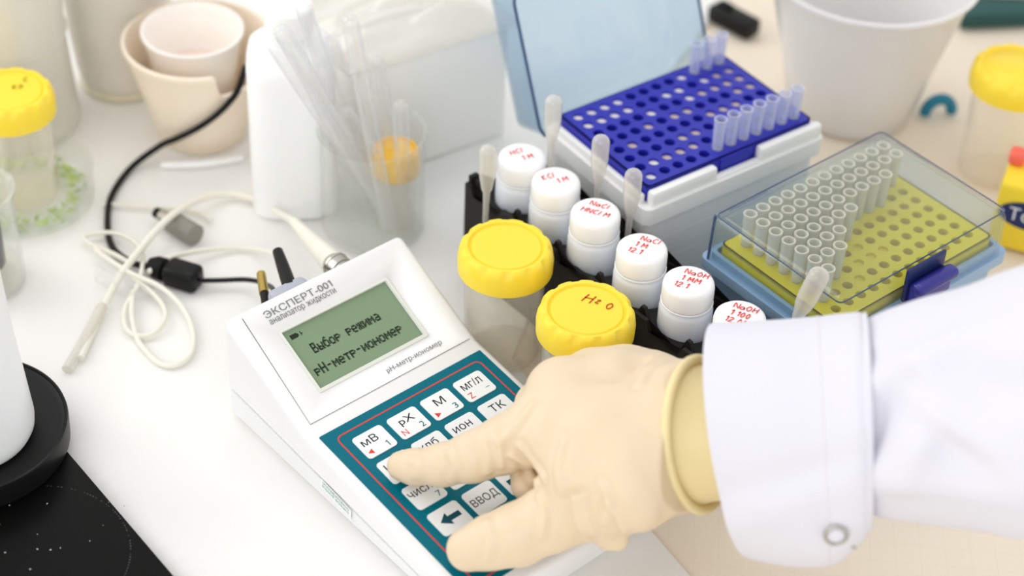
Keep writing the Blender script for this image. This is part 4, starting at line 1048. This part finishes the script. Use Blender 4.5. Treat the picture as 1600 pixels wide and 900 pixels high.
# coat sleeve
def wrinkle(ringset, amp, seed, dents=()):
    out = []
    for i, r in enumerate(ringset):
        c_ = sum(r, Vector())/len(r); q = []
        for k, p in enumerate(r):
            n_ = (p-c_).normalized(); a = k/len(r)
            w_ = noise.noise(Vector((p.x*.016+seed, p.y*.018, p.z*.018)))*amp + noise.noise(Vector((p.x*.035, p.y*.02+seed, p.z*.03)))*amp*.4
            for (cx, cy, rx, ry, rot_, hgt) in dents:
                P_ = np.array(p)/1000 - CP; dd_ = P_ @ FW; X, Y = F*(P_ @ RT)/dd_, F*(P_ @ UP)/dd_
                co, si = math.cos(ROLL), math.sin(ROLL); X, Y = 800 + X*co - Y*si, 450 - (X*si + Y*co)
                if math.sin(2*PI*a) > -.1:
                    u_, v_ = (X-cx)*math.cos(rot_) + (Y-cy)*math.sin(rot_), -(X-cx)*math.sin(rot_) + (Y-cy)*math.cos(rot_)
                    w_ += hgt*math.exp(-(u_/rx)**2 - (v_/ry)**2)
            q.append(p + n_*w_)
        out.append(q)
    return out
def interp(keys, n):
    out = []
    P_ = [Vector(k[:3]) for k in keys]; Q_ = [Vector(k[3:6]) for k in keys]; S_ = [Vector(k[6:9]) for k in keys]
    return list(zip(spline(P_, n), spline(Q_, n), spline(S_, n)))
# keys: top x, top y, 0, bottom x, bottom y, 0, left bulge, half thickness, depth
SK = [(1336, 512, 0, 1350, 780, 0, 0, 38, Dw-22), (1362, 492, 0, 1372, 802, 0, 0, 41, Dw-26), (1420, 470, 0, 1430, 812, 0, 0, 44, Dw-36), (1500, 443, 0, 1510, 826, 0, 0, 47, Dw-50), (1600, 413, 0, 1606, 836, 0, 0, 50, Dw-70), (1720, 382, 0, 1720, 842, 0, 0, 53, Dw-95), (1850, 350, 0, 1850, 850, 0, 0, 55, Dw-120)]
rs = [gring(a.x, a.y, b.x, b.y, s_.x, s_.y, s_.z, 160) for a, b, s_ in interp(SK, 12)]
dents = [(1385, 640, 26, 60, .5, -4), (1425, 700, 34, 60, .7, 5), (1400, 668, 60, 13, -1.0, 3.2), (1378, 690, 40, 16, -.9, -3.5), (1440, 560, 110, 26, -.5, 3.5), (1470, 640, 130, 30, .75, 4.5), (1560, 600, 60, 40, .2, -5), (1400, 740, 80, 24, .15, 3), (1540, 760, 90, 30, .1, 2.5), (1500, 700, 90, 22, .6, -3), (1440, 610, 90, 18, .6, -3)]
bm = bmesh.new(); loft(bm, [local(r) for r in wrinkle(rs, 4.6, 3, [d[:5] + (d[5]*1.5,) for d in dents])])
slv = obj('sleeve', bm, 'coat', per, flat_angle=180); slv['label'] = 'creased white cotton sleeve'
CK = [(1124, 516, 0, 1180, 862, 0, 7, 39, Dw-3), (1117, 508, 0, 1168, 868, 0, 8.5, 41, Dw-3), (1116, 506, 0, 1168, 870, 0, 9, 42, Dw-3), (1128, 505, 0, 1185, 876, 0, 8, 42.5, Dw-4), (1190, 506, 0, 1236, 886, 0, 4, 44, Dw-9), (1277, 496, 0, 1298, 885, 0, 0, 46, Dw-17), (1330, 489, 0, 1338, 856, 0, -1, 46.5, Dw-23), (1350, 487, 0, 1360, 830, 0, -2, 46, Dw-25), (1352, 492, 0, 1358, 815, 0, -2, 43.5, Dw-25), (1340, 500, 0, 1346, 800, 0, -2, 40.5, Dw-23)]
rs = [gring(a.x, a.y, b.x, b.y, s_.x, s_.y, s_.z, 160) for a, b, s_ in interp(CK, 6)]
cd2 = [(1351, 640, 3.5, 300, -.03, -1.2), (1200, 620, 50, 160, 0, 1.5), (1200, 800, 110, 26, -.3, 2.0), (1240, 740, 120, 22, -.25, -2.0), (1278, 690, 3.5, 260, -.03, -1.0)]
bm = bmesh.new(); loft(bm, [local(r) for r in wrinkle(rs, 1.6, 8, cd2)])
cf = obj('turned_cuff', bm, 'coat', slv, flat_angle=180); cf['label'] = 'wide turned back cuff of the sleeve'
for st_i, (tx_, ty_, bx_, by_, bl_, bz_, dd_) in enumerate(((1277, 496, 1298, 885, 0, 46, Dw-17), (1340, 488, 1349, 842, -1.5, 46.3, Dw-24))):
    r1 = wrinkle([gring(tx_, ty_, bx_, by_, bl_, bz_, dd_, 160)], 1.6, 8, cd2)[0]
    bm = bmesh.new(); tube(bm, local(r1), .42, 6, closed=True); obj('seam', bm, 'stitch', cf)
# inside lining of the cuff opening
rs = [gring(1122, 514, 1176, 862, 8, 39.5, Dw-3, 96), gring(1180, 520, 1200, 850, 5, 37, Dw-8, 96), gring(1300, 530, 1300, 780, 2, 34, Dw-20, 96)]
bm = bmesh.new(); loft(bm, [local(r) for r in rs]); obj('cuff_lining', bm, 'coat', cf, flat_angle=180)
# press stud on the cuff
def cuff_pt(px, py, lift=1.0):
    # sight line against the cuff ellipsoid by sampling its rings
    best = None
    for a, b, s_ in interp(CK, 6):
        for k, p in enumerate(gring(a.x, a.y, b.x, b.y, s_.x, s_.y, s_.z, 160)):
            if math.sin(2*PI*k/160) < 0: continue
            P_ = np.array(p)/1000 - CP; dd_ = P_ @ FW; X, Y = F*(P_ @ RT)/dd_, F*(P_ @ UP)/dd_
            co, si = math.cos(ROLL), math.sin(ROLL); x_, y_ = 800 + X*co - Y*si, 450 - (X*si + Y*co)
            q = (x_-px)**2 + (y_-py)**2
            if best is None or q < best[0]: best = (q, p)
    return best[1] + TOC*lift
sp = cuff_pt(1308, 838, 2.5)
sn = (TOC*.8 + Vector((0, -.5, -.35))).normalized(); sa = sn.cross(Vector((1, 0, 0))).normalized(); sb = sn.cross(sa)
bm = bmesh.new(); tube(bm, [sp + (sa*math.cos(2*PI*k/32) + sb*math.sin(2*PI*k/32))*4.7 for k in range(32)], .75, 10, closed=True)
st = obj('press_stud', bm, 'metal', cf)
for v in st.data.vertices: v.co -= (PO/1000)
bm = bmesh.new(); t = bmesh.new(); lathe(t, [(0, 1.2), (2.6, 1.0), (3.6, .2), (3.8, -.8)], 24)
place(t, sp - PO, sa, sb, sn); add(bm, t); obj('stud_centre', bm, 'coat', st)
bm = bmesh.new(); sp2 = cuff_pt(1337, 846, 0.5); tube(bm, [sp2 - PO + (sa*math.cos(PI*k/12)*3.6 + sb*math.sin(PI*k/12)*3.2) for k in range(13)], .7, 8); obj('stud_loop', bm, 'metal', cf)
